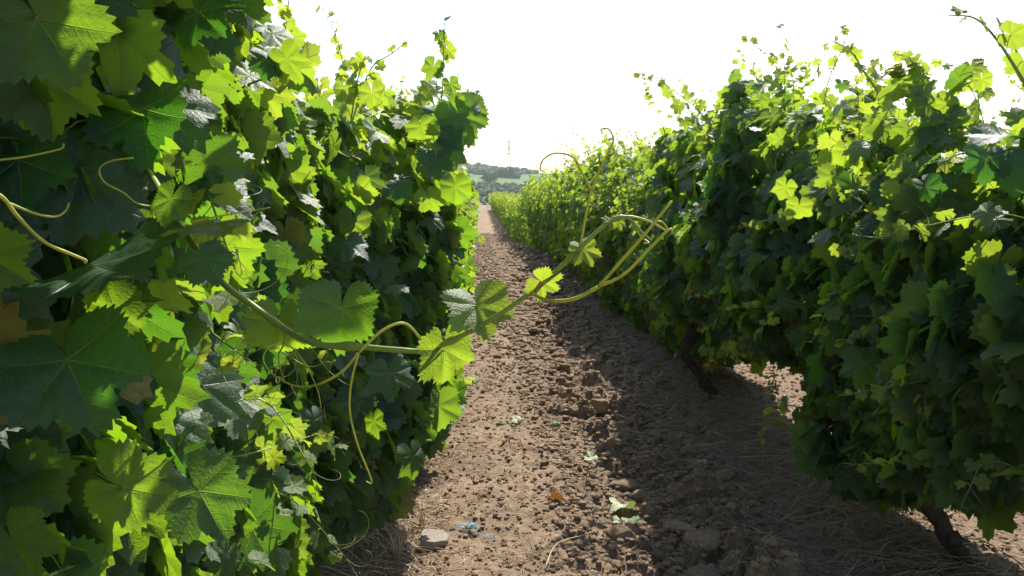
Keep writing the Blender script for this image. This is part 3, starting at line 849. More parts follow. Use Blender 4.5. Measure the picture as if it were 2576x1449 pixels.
H(L1, (310, 1225), (480, 1300), (.2, -.1, 1), 7, d0=1.0, lob=.7, curl=.35, rnd=.7, age=.1, pet=[(240, 1190, 1.05), (280, 1215, 1.02)])
H(L1, (500, 1235), (595, 1400), (.5, .35, 1), 8, d0=1.15, lob=.5, curl=.6, rnd=.4, age=.05)
H(L1, (30, 1360), (110, 1500), (.1, .35, 1), 9, d0=.92, lob=.5, curl=.4, rnd=.6, age=.1)
H(L1, (-40, 640), (95, 745), (.1, -.2, 1), 10, d0=.85, lob=.4, curl=.4, rnd=.7, age=.12)
H(L1, (225, 665), (415, 850), (-.35, 1.0, .35), 11, d0=1.0, d1=.95, lob=.3, curl=.6, rnd=.1, age=0)
H(L1, (40, 1080), (160, 1220), (.0, .65, 1), 12, d0=1.1, rnd=.1, age=0)
H(L1, (290, 780), (180, 860), (.0, .1, 1), 13, d0=1.02, rnd=.7, age=.1)
H(L2, (570, 620), (650, 735), (.1, -.2, 1), 14, d0=1.35, lob=.6, curl=.5, rnd=.8, age=.15)
H(L2, (520, 415), (650, 440), (.3, -.2, 1), 15, d0=1.3, lob=.4, curl=.4, rnd=.35, age=.05)
H(L2, (470, 470), (500, 560), (-.2, .5, 1), 16, d0=1.3, lob=.2, curl=.4, rnd=.3, age=.05)
H(L2, (600, 20), (520, -60), (.2, .5, 1), 17, d0=1.6, rnd=.2)
H(L2, (500, 30), (610, 150), (-.3, .5, .8), 18, d0=1.4, rnd=.1, age=0, curl=.6)
H(L2, (540, 90), (600, 160), (.5, .3, .7), 19, d0=1.5, rnd=.1, age=0)
H(L2, (670, 150), (665, 225), (.5, .3, .8), 20, d0=1.8, rnd=.1, age=0)
H(L2, (720, 150), (765, 225), (-.2, -.2, 1), 21, d0=1.8, rnd=.8, age=.35, lob=1.0)
H(L2, (730, 140), (745, 100), (.1, -.3, 1), 22, d0=1.85, rnd=.8, age=.3)
H(L2, (240, 90), (300, 200), (.2, -.1, 1), 23, d0=1.25, rnd=.5, age=.1)
H(L2, (320, 0), (350, 90), (.1, -.3, 1), 24, d0=1.3, rnd=.8, age=.2)
shade_leaves = MB(); rg = np.random.default_rng(77); k = 90  # added leaves above the view, put there to shade the near left leaves
op = np.stack([rg.uniform(-.6, .12, k), rg.uniform(.8, 1.85, k), rg.uniform(2.09, 2.5, k)], 1) - np.array(L1.location)
put_leaves(shade_leaves, T_NEAR, rg, op, frames(rg.normal(0, .5, (k, 3)) + [0, 0, .6], rg.normal(0, 1, (k, 3)) - [0, 0, .5]), rg.uniform(.06, .095, k), np.stack([rg.random(k), rg.random(k) * .3, rg.random(k), np.ones(k)], 1))
link('foliage', shade_leaves.mesh('foliage', M_LEAF), L1)
# clump jutting over the path at mid picture
H(L3, (1155, 290), (1200, 385), (.2, .1, 1), 30, d0=3.15, rnd=.5, age=.12, lob=.5)
H(L3, (1140, 345), (1120, 405), (-.2, .3, 1), 31, d0=3.1, rnd=.2, age=0)
H(L3, (1178, 270), (1222, 340), (.5, .2, 1), 32, d0=3.2, rnd=.6, age=.2)
H(L3, (1135, 272), (1160, 330), (0, -.2, 1), 33, d0=3.15, rnd=.7, age=.2)

EX = [(L1, (430, 500), (400, 590), .98, (-.2, .3, 1), .1, .5), (L1, (515, 650), (575, 730), .90, (.3, .5, 1), .0, .2), # vine, petiole px, tip px, depth, normal, age, rnd
 (L3, (1090, 168), (1072, 215), 3.5, (.3, -.1, 1), .4, .8), (L3, (1128, 125), (1150, 155), 3.5, (-.3, -.2, 1), .55, .9), (L3, (1133, 212), (1148, 250), 3.5, (.4, 0, 1), .3, .6),
 (L3, (1105, 88), (1115, 118), 3.5, (.5, .1, 1), .3, .3), (L3, (1100, 290), (1110, 360), 3.2, (0, .4, 1), .0, .2), (L3, (1130, 380), (1140, 450), 3.1, (.3, .2, 1), .05, .6),
 (L3, (1095, 400), (1100, 470), 3.05, (-.2, .5, 1), 0, .2), (L3, (1145, 470), (1150, 540), 3.2, (.2, -.2, 1), .1, .8), (L3, (1060, 320), (1075, 380), 3.1, (-.2, -.2, 1), .3, .9),
 (L3, (935, 235), (940, 300), 3.0, (0, -.2, 1), .6, .9), (L3, (870, 225), (885, 275), 3.0, (.3, -.2, 1), .5, .9), (L3, (900, 150), (925, 175), 3.0, (0, -.3, 1), .8, .9),
 (L3, (850, 500), (880, 560), 2.9, (.1, -.1, 1), .2, .9), (L3, (905, 480), (935, 540), 2.8, (-.3, -.4, 1), .4, 1), (L3, (890, 560), (895, 640), 2.8, (.5, -.2, 1), .3, .8),
 (L3, (870, 610), (875, 700), 2.7, (0, .75, .7), 0, .2), (L3, (1000, 720), (1000, 770), 2.7, (0, .95, .4), 0, .3), (L3, (800, 470), (830, 520), 2.8, (0, -.4, 1), .35, 1),
 (L3, (1080, 500), (1100, 560), 3.0, (0, -.3, 1), .25, .9), (L3, (1000, 470), (1010, 530), 3.0, (0, .6, 1), 0, .2), (L3, (1105, 1020), (1135, 1110), 2.7, (1.0, -.1, .8), .15, .7),
 (L3, (980, 940), (990, 1040), 2.6, (.1, .7, .8), 0, .3), (L3, (1040, 1150), (1060, 1230), 2.7, (1.1, .2, .8), .1, .6), (L3, (940, 1060), (965, 1115), 2.6, (-.9, .2, 1), .1, .7), (L3, (790, 1060), (800, 1140), 2.4, (1, .2, .8), .1, .6),
 (R4, (1975, 470), (1960, 515), 3.6, (0, -.3, 1), .5, 1), (R3, (2010, 520), (2005, 575), 3.5, (-.2, -.4, 1), .5, 1), (R3, (2170, 400), (2160, 460), 3.2, (0, -.3, 1), .5, .9),
 (R3, (2130, 380), (2145, 440), 3.2, (.2, -.3, 1), .45, .9), (R2, (2370, 570), (2310, 620), 2.6, (0, -.2, 1), .3, .9), (R2, (2330, 470), (2350, 540), 2.6, (0, .5, 1), 0, .1),
 (R1, (2530, 340), (2400, 350), 2.3, (0, 1, .35), .05, .3), (R1, (2470, 200), (2480, 245), 2.6, (0, -.3, 1), .6, 1), (R1, (2480, 400), (2470, 490), 2.2, (-.1, .4, 1), 0, .1), (R1, (2540, 420), (2560, 520), 2.2, (-.1, .4, 1), 0, .3),
 (R2, (2380, 260), (2350, 310), 2.9, (0, -.2, 1), .5, .9), (R2, (2240, 480), (2240, 560), 2.9, (0, .5, 1), 0, .1), (R2, (2290, 1000), (2330, 1080), 2.9, (0, .3, 1), .1, .5),
 (R2, (2170, 910), (2150, 1000), 3.0, (0, .4, 1), 0, .3), (R2, (2400, 980), (2430, 1060), 2.6, (0, .4, 1), 0, .5), (R2, (2500, 700), (2490, 790), 2.3, (0, .3, 1), 0, .4), (R3, (2240, 820), (2180, 850), 3.1, (0, .7, .7), 0, .4)]
for i, (v, a, b, d, nn, ag, rn) in enumerate(EX):
    H(v, a, b, nn, 60 + i, d0=d, age=ag, rnd=rn, lob=.3 + .5 * (i % 3) / 2, curl=.55)

# the shoot that reaches across the path
S1 = [(300, 330, 1.28), (370, 425, 1.15), (440, 545, 1.04), (545, 695, .95), (640, 772, .92), (725, 832, .90), (800, 866, .88), (900, 872, .87), (1000, 880, .86), (1075, 880, .86),
      (1180, 835, .85), (1290, 768, .84), (1390, 690, .83), (1465, 618, .82), (1530, 560, .82), (1575, 546, .82), (1610, 580, .82), (1640, 606, .82)]
loc = np.array(L1.location)
mb = MB(); c = catmull([np.array(P(*q)) - loc for q in S1], 7)
rad = np.interp(np.linspace(0, 1, len(c)), [0, .2, .38, .40, .42, .5, .55, .565, .58, .85, 1], [.0038, .0035, .0032, .0056, .0030, .0027, .0026, .0040, .0025, .0019, .0010])
for nd in (.08, .17, .27, .74, .86): rad = rad * (1 + .35 * np.exp(-((np.linspace(0, 1, len(c)) - nd) / .006) ** 2))
tube(mb, c, rad, 10, (.5, .5, .5, 1))
SH = link('cane', mb.mesh('cane', M_STEM), L1, label='long green shoot arching across the path in the foreground')
H(SH, (858, 775), (836, 930), (-.10, .30, 1), 40, d0=.90, d1=.885, lob=.2, curl=.35, rnd=.4, age=.05)
H(SH, (700, 815), (690, 945), (.1, -.35, 1), 41, d0=.96, lob=.4, curl=.4, rnd=.9, age=.2)
H(SH, (770, 770), (700, 745), (.1, -.4, 1), 41, d0=.98, lob=.4, curl=.4, rnd=.9, age=.2)
H(SH, (1200, 768), (1240, 885), (.15, .66, .85), 42, d0=.86, d1=.84, lob=.6, curl=.9, rnd=.3, age=.6)
H(SH, (1118, 880), (1152, 1010), (.75, -.35, 1), 43, d0=.86, lob=.4, curl=.3, rnd=.9, age=.35, pet=[(1075, 885, .86), (1095, 892, .86)], petmat=M_TENDRIL)
H(SH, (1362, 708), (1415, 752), (.15, -.5, .9), 44, d0=.83, lob=1.1, curl=.5, rnd=1, age=.6, pet=[(1345, 745, .83), (1352, 725, .83)], petmat=M_RED)
H(SH, (1468, 628), (1490, 690), (.0, .45, .9), 45, d0=.82, lob=1.3, curl=.8, rnd=.7, age=.85)
H(SH, (1556, 556), (1560, 590), (.0, .3, 1), 46, d0=.82, lob=1.3, curl=1.0, rnd=.7, age=.95)
H(SH, (1595, 575), (1600, 600), (.5, .3, 1), 47, d0=.82, lob=1.3, curl=1.2, rnd=.7, age=1)
H(SH, (1535, 556), (1508, 540), (.5, .5, .5), 48, d0=.82, lob=1.3, curl=1.2, rnd=.7, age=1)
dd = .82
strand(SH, [([(1460, 618, dd), (1470, 560, dd), (1482, 500, dd), (1488, 478, dd)], [.0021, .0019]),
            ([(1488, 478, dd), (1462, 430, .81), (1440, 395, .80), (1400, 385, .79), (1368, 400, .79), (1359, 425, .79), (1372, 431, .79)], [.0017, .0009]),
            ([(1488, 478, dd), (1505, 435, dd), (1530, 385, dd), (1543, 350, dd), (1530, 324, dd), (1512, 326, dd), (1518, 336, dd)], [.0017, .0010])], 0, M_TENDRIL)
strand(SH, [([(1335, 735, .83), (1365, 752, .82), (1400, 757, .81), (1450, 750, .80), (1505, 722, .79)], [.0026, .0025]),
            ([(1505, 722, .79), (1560, 660, .78), (1620, 592, .77), (1690, 506, .76)], [.0023, .0017]),
            ([(1505, 722, .79), (1570, 690, .78), (1630, 630, .77), (1672, 587, .76), (1690, 576, .76), (1690, 588, .76)], [.0022, .0013])], 0, M_TENDRIL)
strand(SH, [(1540, 548, dd), (1590, 545, dd), (1640, 560, dd), (1680, 582, dd), (1668, 560, dd), (1650, 556, dd)], [.0019, .0011], M_TENDRIL)
strand(SH, [(1590, 560, dd), (1612, 595, dd), (1632, 610, .81), (1618, 612, .81)], [.0014, .0008], M_TENDRIL)
strand(SH, [([(1068, 878, .86), (1052, 845, .85), (1015, 813, .84), (960, 833, .83), (902, 888, .82)], [.0022, .0019]),
            ([(902, 888, .82), (884, 960, .82), (880, 1035, .82), (900, 1120, .82), (930, 1195, .82), (934, 1216, .82), (921, 1211, .82)], [.0017, .0009]),
            ([(902, 888, .82), (860, 935, .82), (800, 967, .83), (740, 970, .84), (685, 940, .86), (662, 902, .87), (685, 868, .88), (735, 875, .88), (775, 930, .86), (800, 985, .85), (808, 1028, .85)], [.0017, .0007])], 0, M_TENDRIL)
strand(SH, [(720, 838, .90), (712, 870, .91), (700, 900, .92), (715, 960, .93)], [.0016, .001], M_STEM)
strand(L1, [(-40, 470, .72), (10, 500, .73), (45, 545, .74), (110, 608, .76), (180, 640, .78), (215, 655, .79), (212, 662, .79)], [.0027, .0019], M_TENDRIL)
strand(L1, [(20, 510, .74), (90, 538, .76), (140, 545, .78), (165, 530, .79), (173, 510, .79)], [.0018, .0012], M_TENDRIL)
strand(L1, [(-30, 405, .8), (60, 395, .82), (150, 375, .84), (160, 362, .84)], [.0016, .0012], M_TENDRIL)
strand(L1, [([(336, 397, .98), (280, 405, .97), (250, 425, .97), (262, 458, .97), (310, 485, .98), (345, 512, 1.0), (400, 522, 1.02)], [.0017, .0015])], 0, M_TENDRIL)
strand(L1, [(500, 600, 1.0), (470, 620, 1.0), (470, 655, 1.0), (510, 690, .99), (548, 695, .97)], [.0014, .0013], M_TENDRIL)
strand(L2, [(480, 560, 1.1), (530, 548, 1.1), (600, 535, 1.12), (680, 522, 1.15)], [.0018, .0009], M_TENDRIL)
strand(SH, [(548, 700, .95), (546, 640, .97), (542, 580, .99), (538, 560, 1.0)], [.0022, .0018], M_RED, 'petiole')
H(L1, (538, 560), (370, 600), (-.1, 1, .25), 50, d0=1.0, d1=.98, lob=.3, curl=.6, rnd=.6, age=.2)

# low wire carrying the right row
mb = MB(); tube(mb, np.array([(RROW - .05, y, .56 + .01 * math.sin(y)) for y in np.arange(1.4, 30, 1.2)]), .0016, 5)
link('trellis_wire', mb.mesh('trellis_wire', M_BARK), None, label='thin dark wire strung low along the right row of vines', category='wire')

# ---------------------------------------------------------------- fallen leaves, scraps
def ground_leaf(px, py, size, rot, tilt, seed, kindcol, name, label, cat='leaf', parts=1):
    p = PG(px, py, 0.0); rng = np.random.default_rng(seed)
    me_mat = kindcol
    tv, tf, tuv = leaf_template(rng, 61, (.2, .4, .6, .8, 1), .6, 1.0, 1.3)
    mb = MB(); size *= 1.1; mb.add(tv * [1, 1, 1.6] * size, tf, tuv, (.9, .8, .5, 1))
    o = link(name, mb.mesh(name, me_mat), None, label=label, category=cat)
    o.location = (p.x, p.y, gz(p.x, p.y) + .022); o.rotation_euler = (tilt, rng.normal(0, .2), rot)
    return o
def simple_leaf(name, a, b, tr, f=.3):
    m, n = newmat(name); g = NG(n); out = g.node('ShaderNodeOutputMaterial'); tc = g.node('ShaderNodeTexCoord')
    col = g.mix(g.ramp(g.noise(tc.outputs['UV'], 5, 4, .6), .35, .65), a, b)
    bs = g.node('ShaderNodeBsdfPrincipled'); g.sock(bs.inputs['Base Color'], col); bs.inputs['Roughness'].default_value = .6
    g.l.new(g.bump(g.noise(tc.outputs['UV'], 9, 3), .006), bs.inputs['Normal'])
    tl = g.node('ShaderNodeBsdfTranslucent'); tl.inputs[0].default_value = tr + (1,)
    mx = g.node('ShaderNodeMixShader'); mx.inputs[0].default_value = f
    g.l.new(bs.outputs[0], mx.inputs[1]); g.l.new(tl.outputs[0], mx.inputs[2]); g.l.new(mx.outputs[0], out.inputs[0])
    return m
M_WILT = simple_leaf('wilted_pale_leaf', (.30, .34, .17), (.40, .42, .26), (.3, .4, .1), .2)
M_GREENF = simple_leaf('fallen_green_leaf', (.08, .16, .05), (.14, .22, .07), (.2, .4, .03), .25)
M_BROWNF = simple_leaf('brown_leaf', (.16, .07, .03), (.28, .14, .05), (.3, .12, .02), .2)
M_BLUE = simple_leaf('blue_film', (.12, .24, .32), (.45, .52, .56), (.2, .4, .5), .3)
ground_leaf(1565, 1285, .075, 2.4, .5, 1, M_WILT, 'fallen_leaf', 'large wilted pale green vine leaf with its underside up at the furrow edge')
ground_leaf(1585, 1325, .07, -.6, .3, 2, M_GREENF, 'fallen_leaf', 'darker green leaf just below the large wilted pale one')
ground_leaf(1545, 1315, .04, 1.4, -.5, 12, M_WILT, 'fallen_leaf', 'small pale leaf fragment left of the large wilted leaf')
ground_leaf(1490, 1158, .06, 1.2, .4, 3, M_WILT, 'fallen_leaf', 'whitish torn leaf beside crumbled clods above the flat slab')
ground_leaf(1520, 1165, .022, 0, .3, 4, M_BROWNF, 'fallen_leaf', 'tiny orange leaf scrap touching the whitish torn leaf')
ground_leaf(1300, 1080, .05, .4, .5, 5, M_WILT, 'fallen_leaf', 'crumpled pale leaf in the middle of the lit path')
ground_leaf(1265, 1085, .035, 2, .6, 6, M_GREENF, 'fallen_leaf', 'dark upright bit of leaf left of the crumpled pale leaf')
ground_leaf(1395, 1280, .05, 2, .5, 7, M_BROWNF, 'fallen_leaf', 'curled brown leaf on the smooth lit soil near the bottom')
ground_leaf(1425, 1280, .04, -.7, .5, 8, M_BROWNF, 'fallen_leaf', 'small brown leaf touching the curled brown one on its right')
ground_leaf(1340, 840, .07, 1, .4, 9, M_GREENF, 'fallen_leaf', 'fresh green leaf on the upper part of the lit path')
ground_leaf(1400, 1078, .04, .2, 1.0, 10, M_GREENF, 'fallen_leaf', 'small green seedling leaf standing on the path right of the crumpled leaf')
ground_leaf(1765, 1182, .04, .2, .3, 11, M_WILT, 'fallen_leaf', 'single pale leaf lying in the shaded furrow')
ground_leaf(1440, 932, .07, .9, .3, 13, M_GREENF, 'fallen_leaf', 'green leaf at the shadow edge below the wide flat clod')
ground_leaf(1190, 975, .07, .9, .8, 14, M_GREENF, 'fallen_leaf', 'green sprig leaf at the left edge of the path below the bright leaf')
ground_leaf(1270, 1142, .025, .9, .8, 15, M_BROWNF, 'fallen_leaf', 'tiny red brown leaf scrap in the middle of the path')
def leaf_bits():
    rng = np.random.default_rng(12); mb = MB(); n = 420
    X = np.where(rng.random(n) < .5, rng.normal(-.35, .15, n), rng.uniform(-.3, 2.4, n)); Y = 2.8 * (18 / 2.8) ** rng.random(n)
    M = frames(rng.normal(0, .35, (n, 3)) + [0, 0, 1], rng.normal(0, 1, (n, 3)))
    put_leaves(mb, T_MID, rng, np.stack([X, Y, ground(X, Y) + .008], 1), M, rng.uniform(.006, .024, n), np.full((n, 4), .5, np.float32))
    link('leaf_litter', mb.mesh('leaf_litter', M_BROWNF), None, kind='stuff', label='small brown scraps of dead leaf littering the soil', category='leaf litter')
leaf_bits()
def scrap(px, py, seed, label, k, sp):
    rng = np.random.default_rng(seed); p = PG(px, py, 0); mb = MB()
    for i in range(k):
        pts = [(rng.normal(0, sp), rng.normal(0, sp * .7), .006 + rng.random() * .015) for _ in range(5)]
        c = catmull(pts, 4); wd = .004
        V = np.concatenate([c, c + [wd * rng.normal(), wd, wd * rng.normal()]]); m = len(c)
        F = [(j, j + 1, m + j + 1) for j in range(m - 1)] + [(j, m + j + 1, m + j) for j in range(m - 1)]
        mb.add(V, F)
    o = link('plastic_scrap', mb.mesh('plastic_scrap', M_BLUE), None, label=label, category='plastic scrap')
    o.location = (p.x, p.y, gz(p.x, p.y) + .008)
scrap(1185, 1345, 1, 'crumpled strip of pale blue plastic right of the flat pale stone', 8, .028)
scrap(1220, 1362, 2, 'thin loop of pale blue plastic thread right of the crumpled strip', 2, .022)
def blades(px, py, label, seed, n, h, mat, name='grass_tuft', cat='grass tuft', spread=.5):
    rng = np.random.default_rng(seed); p = PG(px, py, 0); mb = MB()
    for i in range(n):
        a = rng.uniform(0, 6.28); o = rng.normal(0, .012, 2); s = rng.uniform(.2, 1) * spread
        tube(mb, catmull([(o[0], o[1], -.01), (o[0] + math.cos(a) * h * s * .4, o[1] + math.sin(a) * h * s * .4, h * .6), (o[0] + math.cos(a) * h * s, o[1] + math.sin(a) * h * s, h * rng.uniform(.3, 1))], 3), [.002, .0006], 3, (rng.random(), .5, .5, 1))
    o = link(name, mb.mesh(name, mat), None, label=label, category=cat); o.location = (p.x, p.y, gz(p.x, p.y))
blades(1320, 1012, 'bent yellow green grass blades on the lit path', 1, 7, .07, M_TENDRIL, spread=2.0)
blades(1395, 1085, 'tiny green grass sprout on the path right of the crumpled leaf', 2, 5, .06, M_STEM)
blades(1230, 990, 'dry pale grass stalks leaning at the left edge of the path', 3, 12, .16, M_STRAW, spread=1.2)
blades(1290, 655, 'pale dried weed standing on the far path', 4, 9, .12, M_STRAW)
blades(1065, 1330, 'brown dry weed at the foot of the left row beside the pale stone', 5, 14, .16, M_STRAW, spread=1.1)
blades(1000, 1420, 'clump of brown dry grass at the bottom under the left row', 6, 22, .2, M_STRAW, spread=1.2)
blades(1900, 870, 'green weed beyond the right row in the sunlit gap', 7, 14, .2, M_STEM, spread=1.2)
blades(1345, 1410, 'thin straw stalks at the bottom of the lit path', 8, 7, .12, M_STRAW, spread=2)
def branch(pts, r, label, name='twig', mat=None):
    pw = [PG(a, b, 0) for a, b in pts]
    pw = [(q.x, q.y, gz(q.x, q.y) + .02) for q in pw]
    mb = MB(); c = catmull(pw, 5); rng = np.random.default_rng(len(pts)); tube(mb, c, np.linspace(r, r * .5, len(c)), 6, (.8, .5, .5, 1), .05, rng)
    q = pw[0]; mb.V = [v - np.array(q, np.float32) for v in mb.V]
    o = link(name, mb.mesh(name, mat or M_TWIG), None, label=label, category='twig'); o.location = q
branch([(1860, 1182), (1950, 1188), (2060, 1196), (2200, 1206)], .005, 'long thin dry cane lying across the shaded soil under the right row')
branch([(1370, 1449), (1400, 1400), (1470, 1375), (1500, 1350)], .003, 'slender pale stalk lying near the bottom of the lit path', mat=M_STRAW)
branch([(1060, 1375), (1110, 1395), (1180, 1405)], .002, 'thin stalk lying below the flat pale stone')
branch([(2410, 1390), (2470, 1400), (2540, 1440), (2600, 1500)], .004, 'bent dry cane on the sunlit soil at the right edge')

# ---------------------------------------------------------------- hills
RX = [900, 1180, 1240, 1300, 1400, 1500, 1600, 1800, 2600]
RY = [416, 421, 428, 433, 436, 441, 446, 452, 458]
def hill(x, y):
    x = np.asarray(x, float); y = np.asarray(y, float)
    px = 1207 + x * FPX / 1200
    r = (478 - np.interp(px, RX, RY)) * 1200 / FPX + 1.6
    t = np.clip((y - 430) / 770, 0, 1)
    z = -11 + (r + 11) * t ** 1.0
    z = z - np.clip((y - 1200) / 500, 0, 2) ** 1.5 * 25
    return z + 1.2 * fbm(x / 90, y / 90, 5, 3)
def build_hills():
    X = np.linspace(-1600, 2200, 300); Y = np.linspace(400, 2200, 160)
    GX, GY = np.meshgrid(X, Y); nx, ny = len(X), len(Y)
    V = np.stack([GX.ravel(), GY.ravel(), hill(GX.ravel(), GY.ravel())], 1)
    i = (np.arange(nx - 1)[None] + (np.arange(ny - 1) * nx)[:, None]).ravel()
    F = np.concatenate([np.stack([i, i + 1, i + nx + 1], 1), np.stack([i, i + nx + 1, i + nx], 1)])
    m, n = newmat('hill_field'); g = NG(n); out = g.node('ShaderNodeOutputMaterial'); tc = g.node('ShaderNodeTexCoord')
    a = g.noise(tc.outputs['Object'], .012, 5, .6); b = g.noise(tc.outputs['Object'], .15, 4)
    col = g.mix(g.ramp(a, .35, .65), (.055, .11, .028), (.075, .13, .035)); col = g.mix(g.m('MULTIPLY', b, .4), col, (.045, .085, .03))
    bs = g.node('ShaderNodeBsdfPrincipled'); g.sock(bs.inputs['Base Color'], col); bs.inputs['Roughness'].default_value = .95
    bs.inputs['Specular IOR Level'].default_value = 0.1
    g.l.new(bs.outputs[0], out.inputs[0])
    mb = MB(); mb.add(V, F); link('hills', mb.mesh('hills', m), None, kind='structure')
build_hills()
def wood_mat():
    m, n = newmat('woodland'); g = NG(n); out = g.node('ShaderNodeOutputMaterial'); tc = g.node('ShaderNodeTexCoord')
    att = g.node('ShaderNodeAttribute', attribute_name='vary'); sep = g.node('ShaderNodeSeparateColor'); g.l.new(att.outputs['Color'], sep.inputs[0])
    col = g.mix(sep.outputs[0], (.030, .055, .022), (.075, .105, .04)); col = g.mix(g.m('MULTIPLY', g.noise(tc.outputs['Object'], .6, 4), .5), col, (.11, .14, .07))
    bs = g.node('ShaderNodeBsdfPrincipled'); g.sock(bs.inputs['Base Color'], col); bs.inputs['Roughness'].default_value = .9
    bs.inputs['Specular IOR Level'].default_value = 0.1
    g.l.new(bs.outputs[0], out.inputs[0]); return m
M_WOOD = wood_mat()
def crown(mb, rng, p, R, h, c, k=150):
    V, F = I2
    for j in range(5):
        q = p + rng.normal(0, R * .35, 3) * [1, 1, .5] + [0, 0, h]
        f = 1 + .45 * fbm(V[:, 0] * 2 + rng.random() * 50, V[:, 1] * 2 + V[:, 2] * 2, int(rng.integers(999)), 3)
        mb.add(V * f[:, None] * R * rng.uniform(.45, .7) * [1, 1, .85] + q, F, None, (np.clip(c + rng.normal(0, .15), 0, 1), .5, .5, 1))
    d = rng.normal(0, 1, (k, 3)); d /= np.linalg.norm(d, axis=1)[:, None]
    q = p + [0, 0, h] + d * R * rng.uniform(.7, 1.15, (k, 1)) * [1, 1, .8]
    tri = q[:, None, :] + rng.normal(0, R * .11, (k, 3, 3))
    mb.add(tri.reshape(-1, 3), np.arange(k * 3).reshape(-1, 3), None, (c, .5, .5, 1))
def build_woods():
    rng = np.random.default_rng(31); mb = MB()
    n = 0
    while n < 1500:
        if rng.random() < .5: x, y = rng.uniform(-260, 78), rng.uniform(960, 1215); R = rng.uniform(3, 6)
        else: x, y = rng.uniform(-120, 70), rng.uniform(470, 730); R = rng.uniform(2, 4)
        if y > 900 and x > 25 and y < 1150 - (78 - x) * 3: continue
        if y < 800 and x > 20 + 40 * vn(y / 60, 0): continue
        z = float(hill(x, y)); crown(mb, rng, np.array([x, y, z]), R, R * .5, rng.random(), 40); n += 1
    link('woodland', mb.mesh('woodland', M_WOOD, False), None, kind='stuff', label='grey green woods covering the left of the hill', category='woods')
build_woods()
def hill_tree(px, Y, R, label, seed, c=.0):
    rng = np.random.default_rng(seed); x = (px - 1207) * Y / FPX; z = float(hill(x, Y))
    t = empty('tree', (x, Y, z), label, 'tree')
    mb = MB(); crown(mb, rng, np.zeros(3), R, R * .62, c, 500); link('crown', mb.mesh('crown', M_WOOD, False), t)
    m2 = MB(); tube(m2, catmull([(0, 0, -1), (.2, 0, R * .5), (0, .1, R)], 3), [R * .08, R * .05], 6); link('trunk', m2.mesh('trunk', M_BARK), t)
hill_tree(1262, 930, 6.5, 'left of the two dark round trees at the edge of the hill wood', 1)
hill_tree(1286, 925, 7.5, 'right and broadest of the dark round trees at the edge of the hill wood', 2)
hill_tree(1526, 1150, 4.5, 'lone dark tree on the skyline above the green field', 3)
hill_tree(1232, 800, 6.5, 'pale greyish tree standing alone at the foot of the green field', 4, .7)

# ---------------------------------------------------------------- pylons and poles
m, n = newmat('galvanised_steel'); g = NG(n); out = g.node('ShaderNodeOutputMaterial'); bs = g.node('ShaderNodeBsdfPrincipled')
tc = g.node('ShaderNodeTexCoord'); g.sock(bs.inputs['Base Color'], g.mix(g.noise(tc.outputs['Object'], .4, 3), (.13, .135, .15), (.18, .185, .20)))
bs.inputs['Roughness'].default_value = .6; bs.inputs['Metallic'].default_value = .3; g.l.new(bs.outputs[0], out.inputs[0]); M_STEEL = m
m, n = newmat('pole_wood'); g = NG(n); out = g.node('ShaderNodeOutputMaterial'); bs = g.node('ShaderNodeBsdfPrincipled')
tc = g.node('ShaderNodeTexCoord'); g.sock(bs.inputs['Base Color'], g.mix(g.noise(tc.outputs['Object'], 2, 3), (.08, .07, .06), (.13, .11, .09)))
bs.inputs['Roughness'].default_value = .8; g.l.new(bs.outputs[0], out.inputs[0]); M_POLE = m
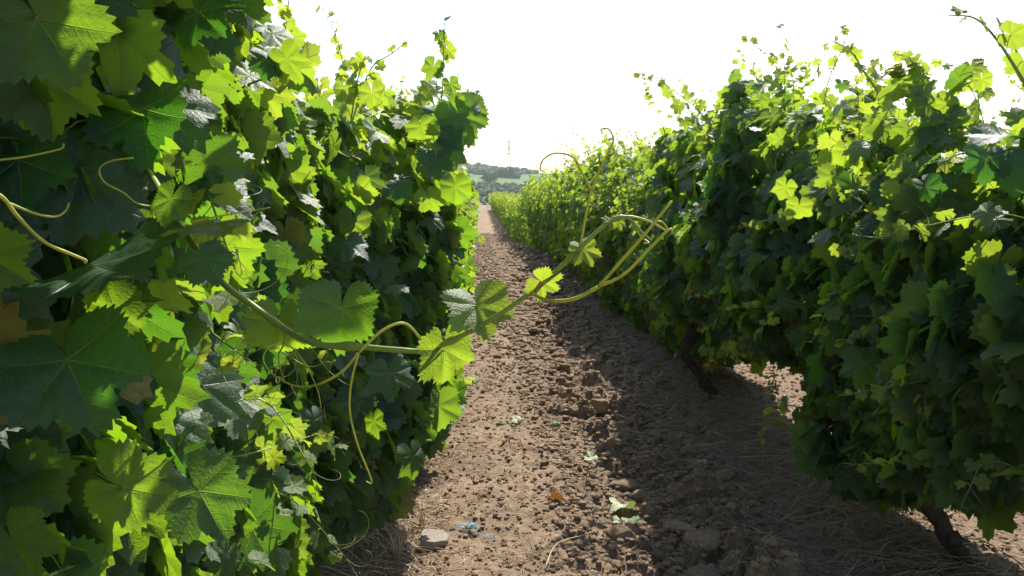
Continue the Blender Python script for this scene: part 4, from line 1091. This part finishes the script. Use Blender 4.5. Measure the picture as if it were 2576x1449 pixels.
def pylon(px, Y, Ht, label, th=.24, arms=True):
    x = (px - 1207) * Y / FPX; z = float(hill(x, Y)) - 1
    t = empty('pylon', (x, Y, z), label, 'pylon')
    mb = MB(); bar = lambda a, b, r=th: tube(mb, np.array([a, b], float), r, 4)
    wd = lambda h: np.interp(h, [0, .55, .9, 1.0], [Ht * .085, Ht * .035, Ht * .02, .05])
    hs = np.concatenate([np.linspace(0, .55, 6), np.linspace(.62, .95, 7)])
    cs = lambda h: [np.array([sx * wd(h), sy * wd(h), h * Ht]) for sx, sy in ((-1, -1), (1, -1), (1, 1), (-1, 1))]
    for a, b in zip(hs[:-1], hs[1:]):
        A, B = cs(a), cs(b)
        for i in range(4):
            bar(A[i], B[i], th * 1.3); bar(A[i], B[(i + 1) % 4], th * .8); bar(A[(i + 1) % 4], B[i], th * .8); bar(B[i], B[(i + 1) % 4], th * .8)
    for q in cs(.95): bar(q, (0, 0, Ht), th)
    link('lattice_tower', mb.mesh('lattice_tower', M_STEEL), t)
    if arms:
        for h, L in ((.90, .055), (.70, .085), (.53, .065)):
            mb = MB(); L = L * Ht
            for s in (-1, 1):
                e = (s * (L + wd(h)), 0, h * Ht)
                for y in (-1, 1):
                    tube(mb, np.array([(0, y * wd(h), h * Ht), e]), th, 4); tube(mb, np.array([(0, y * wd(h), h * Ht + Ht * .03), e]), th, 4)
                tube(mb, np.array([e, (e[0], 0, h * Ht - Ht * .045)]), th * 1.3, 5)
            link('crossarm', mb.mesh('crossarm', M_STEEL), t)
pylon(1280, 1190, 45, 'tall lattice power pylon on the hill skyline left of the vines')
pylon(1411, 1700, 34, 'faint far smaller pylon behind the green field', .14)
def pole(px, Y, Ht, label, bar=False):
    x = (px - 1207) * Y / FPX; z = float(hill(x, Y)) - .5
    t = empty('utility_pole', (x, Y, z), label, 'utility pole')
    mb = MB(); tube(mb, np.array([(0, 0, 0), (0, 0, Ht)]), [.28, .2], 6); link('post', mb.mesh('post', M_POLE), t)
    if bar:
        mb = MB(); tube(mb, np.array([(-2, 0, Ht * .93), (2, 0, Ht * .93)]), .12, 5); link('crossarm', mb.mesh('crossarm', M_POLE), t)
pole(1416, 1180, 11, 'dark utility pole on the skyline beside the faint far pylon', True)
pole(1522, 1180, 11, 'slim utility pole beside the lone dark tree on the skyline')
pole(1290, 1185, 6, 'short dark post on the skyline right of the tall pylon')

# ---------------------------------------------------------------- haze
mb = MB(); V = np.array([(x, y, z) for x in (-1900, 2500) for y in (-250, 2300) for z in (-60, 120)], float)
F = [(0, 1, 3), (0, 3, 2), (4, 6, 7), (4, 7, 5), (0, 4, 5), (0, 5, 1), (2, 3, 7), (2, 7, 6), (0, 2, 6), (0, 6, 4), (1, 5, 7), (1, 7, 3)]
mb.add(V, F)
m, n = newmat('haze_air'); g = NG(n); out = g.node('ShaderNodeOutputMaterial'); pv = g.node('ShaderNodeVolumePrincipled')
pv.inputs['Color'].default_value = (.86, .93, 1, 1); pv.inputs['Density'].default_value = .00011; pv.inputs['Anisotropy'].default_value = .3
g.l.new(pv.outputs[0], out.inputs['Volume'])
link('haze', mb.mesh('haze', m, False), None, kind='stuff', label='thin pale haze in the air over the valley', category='haze')
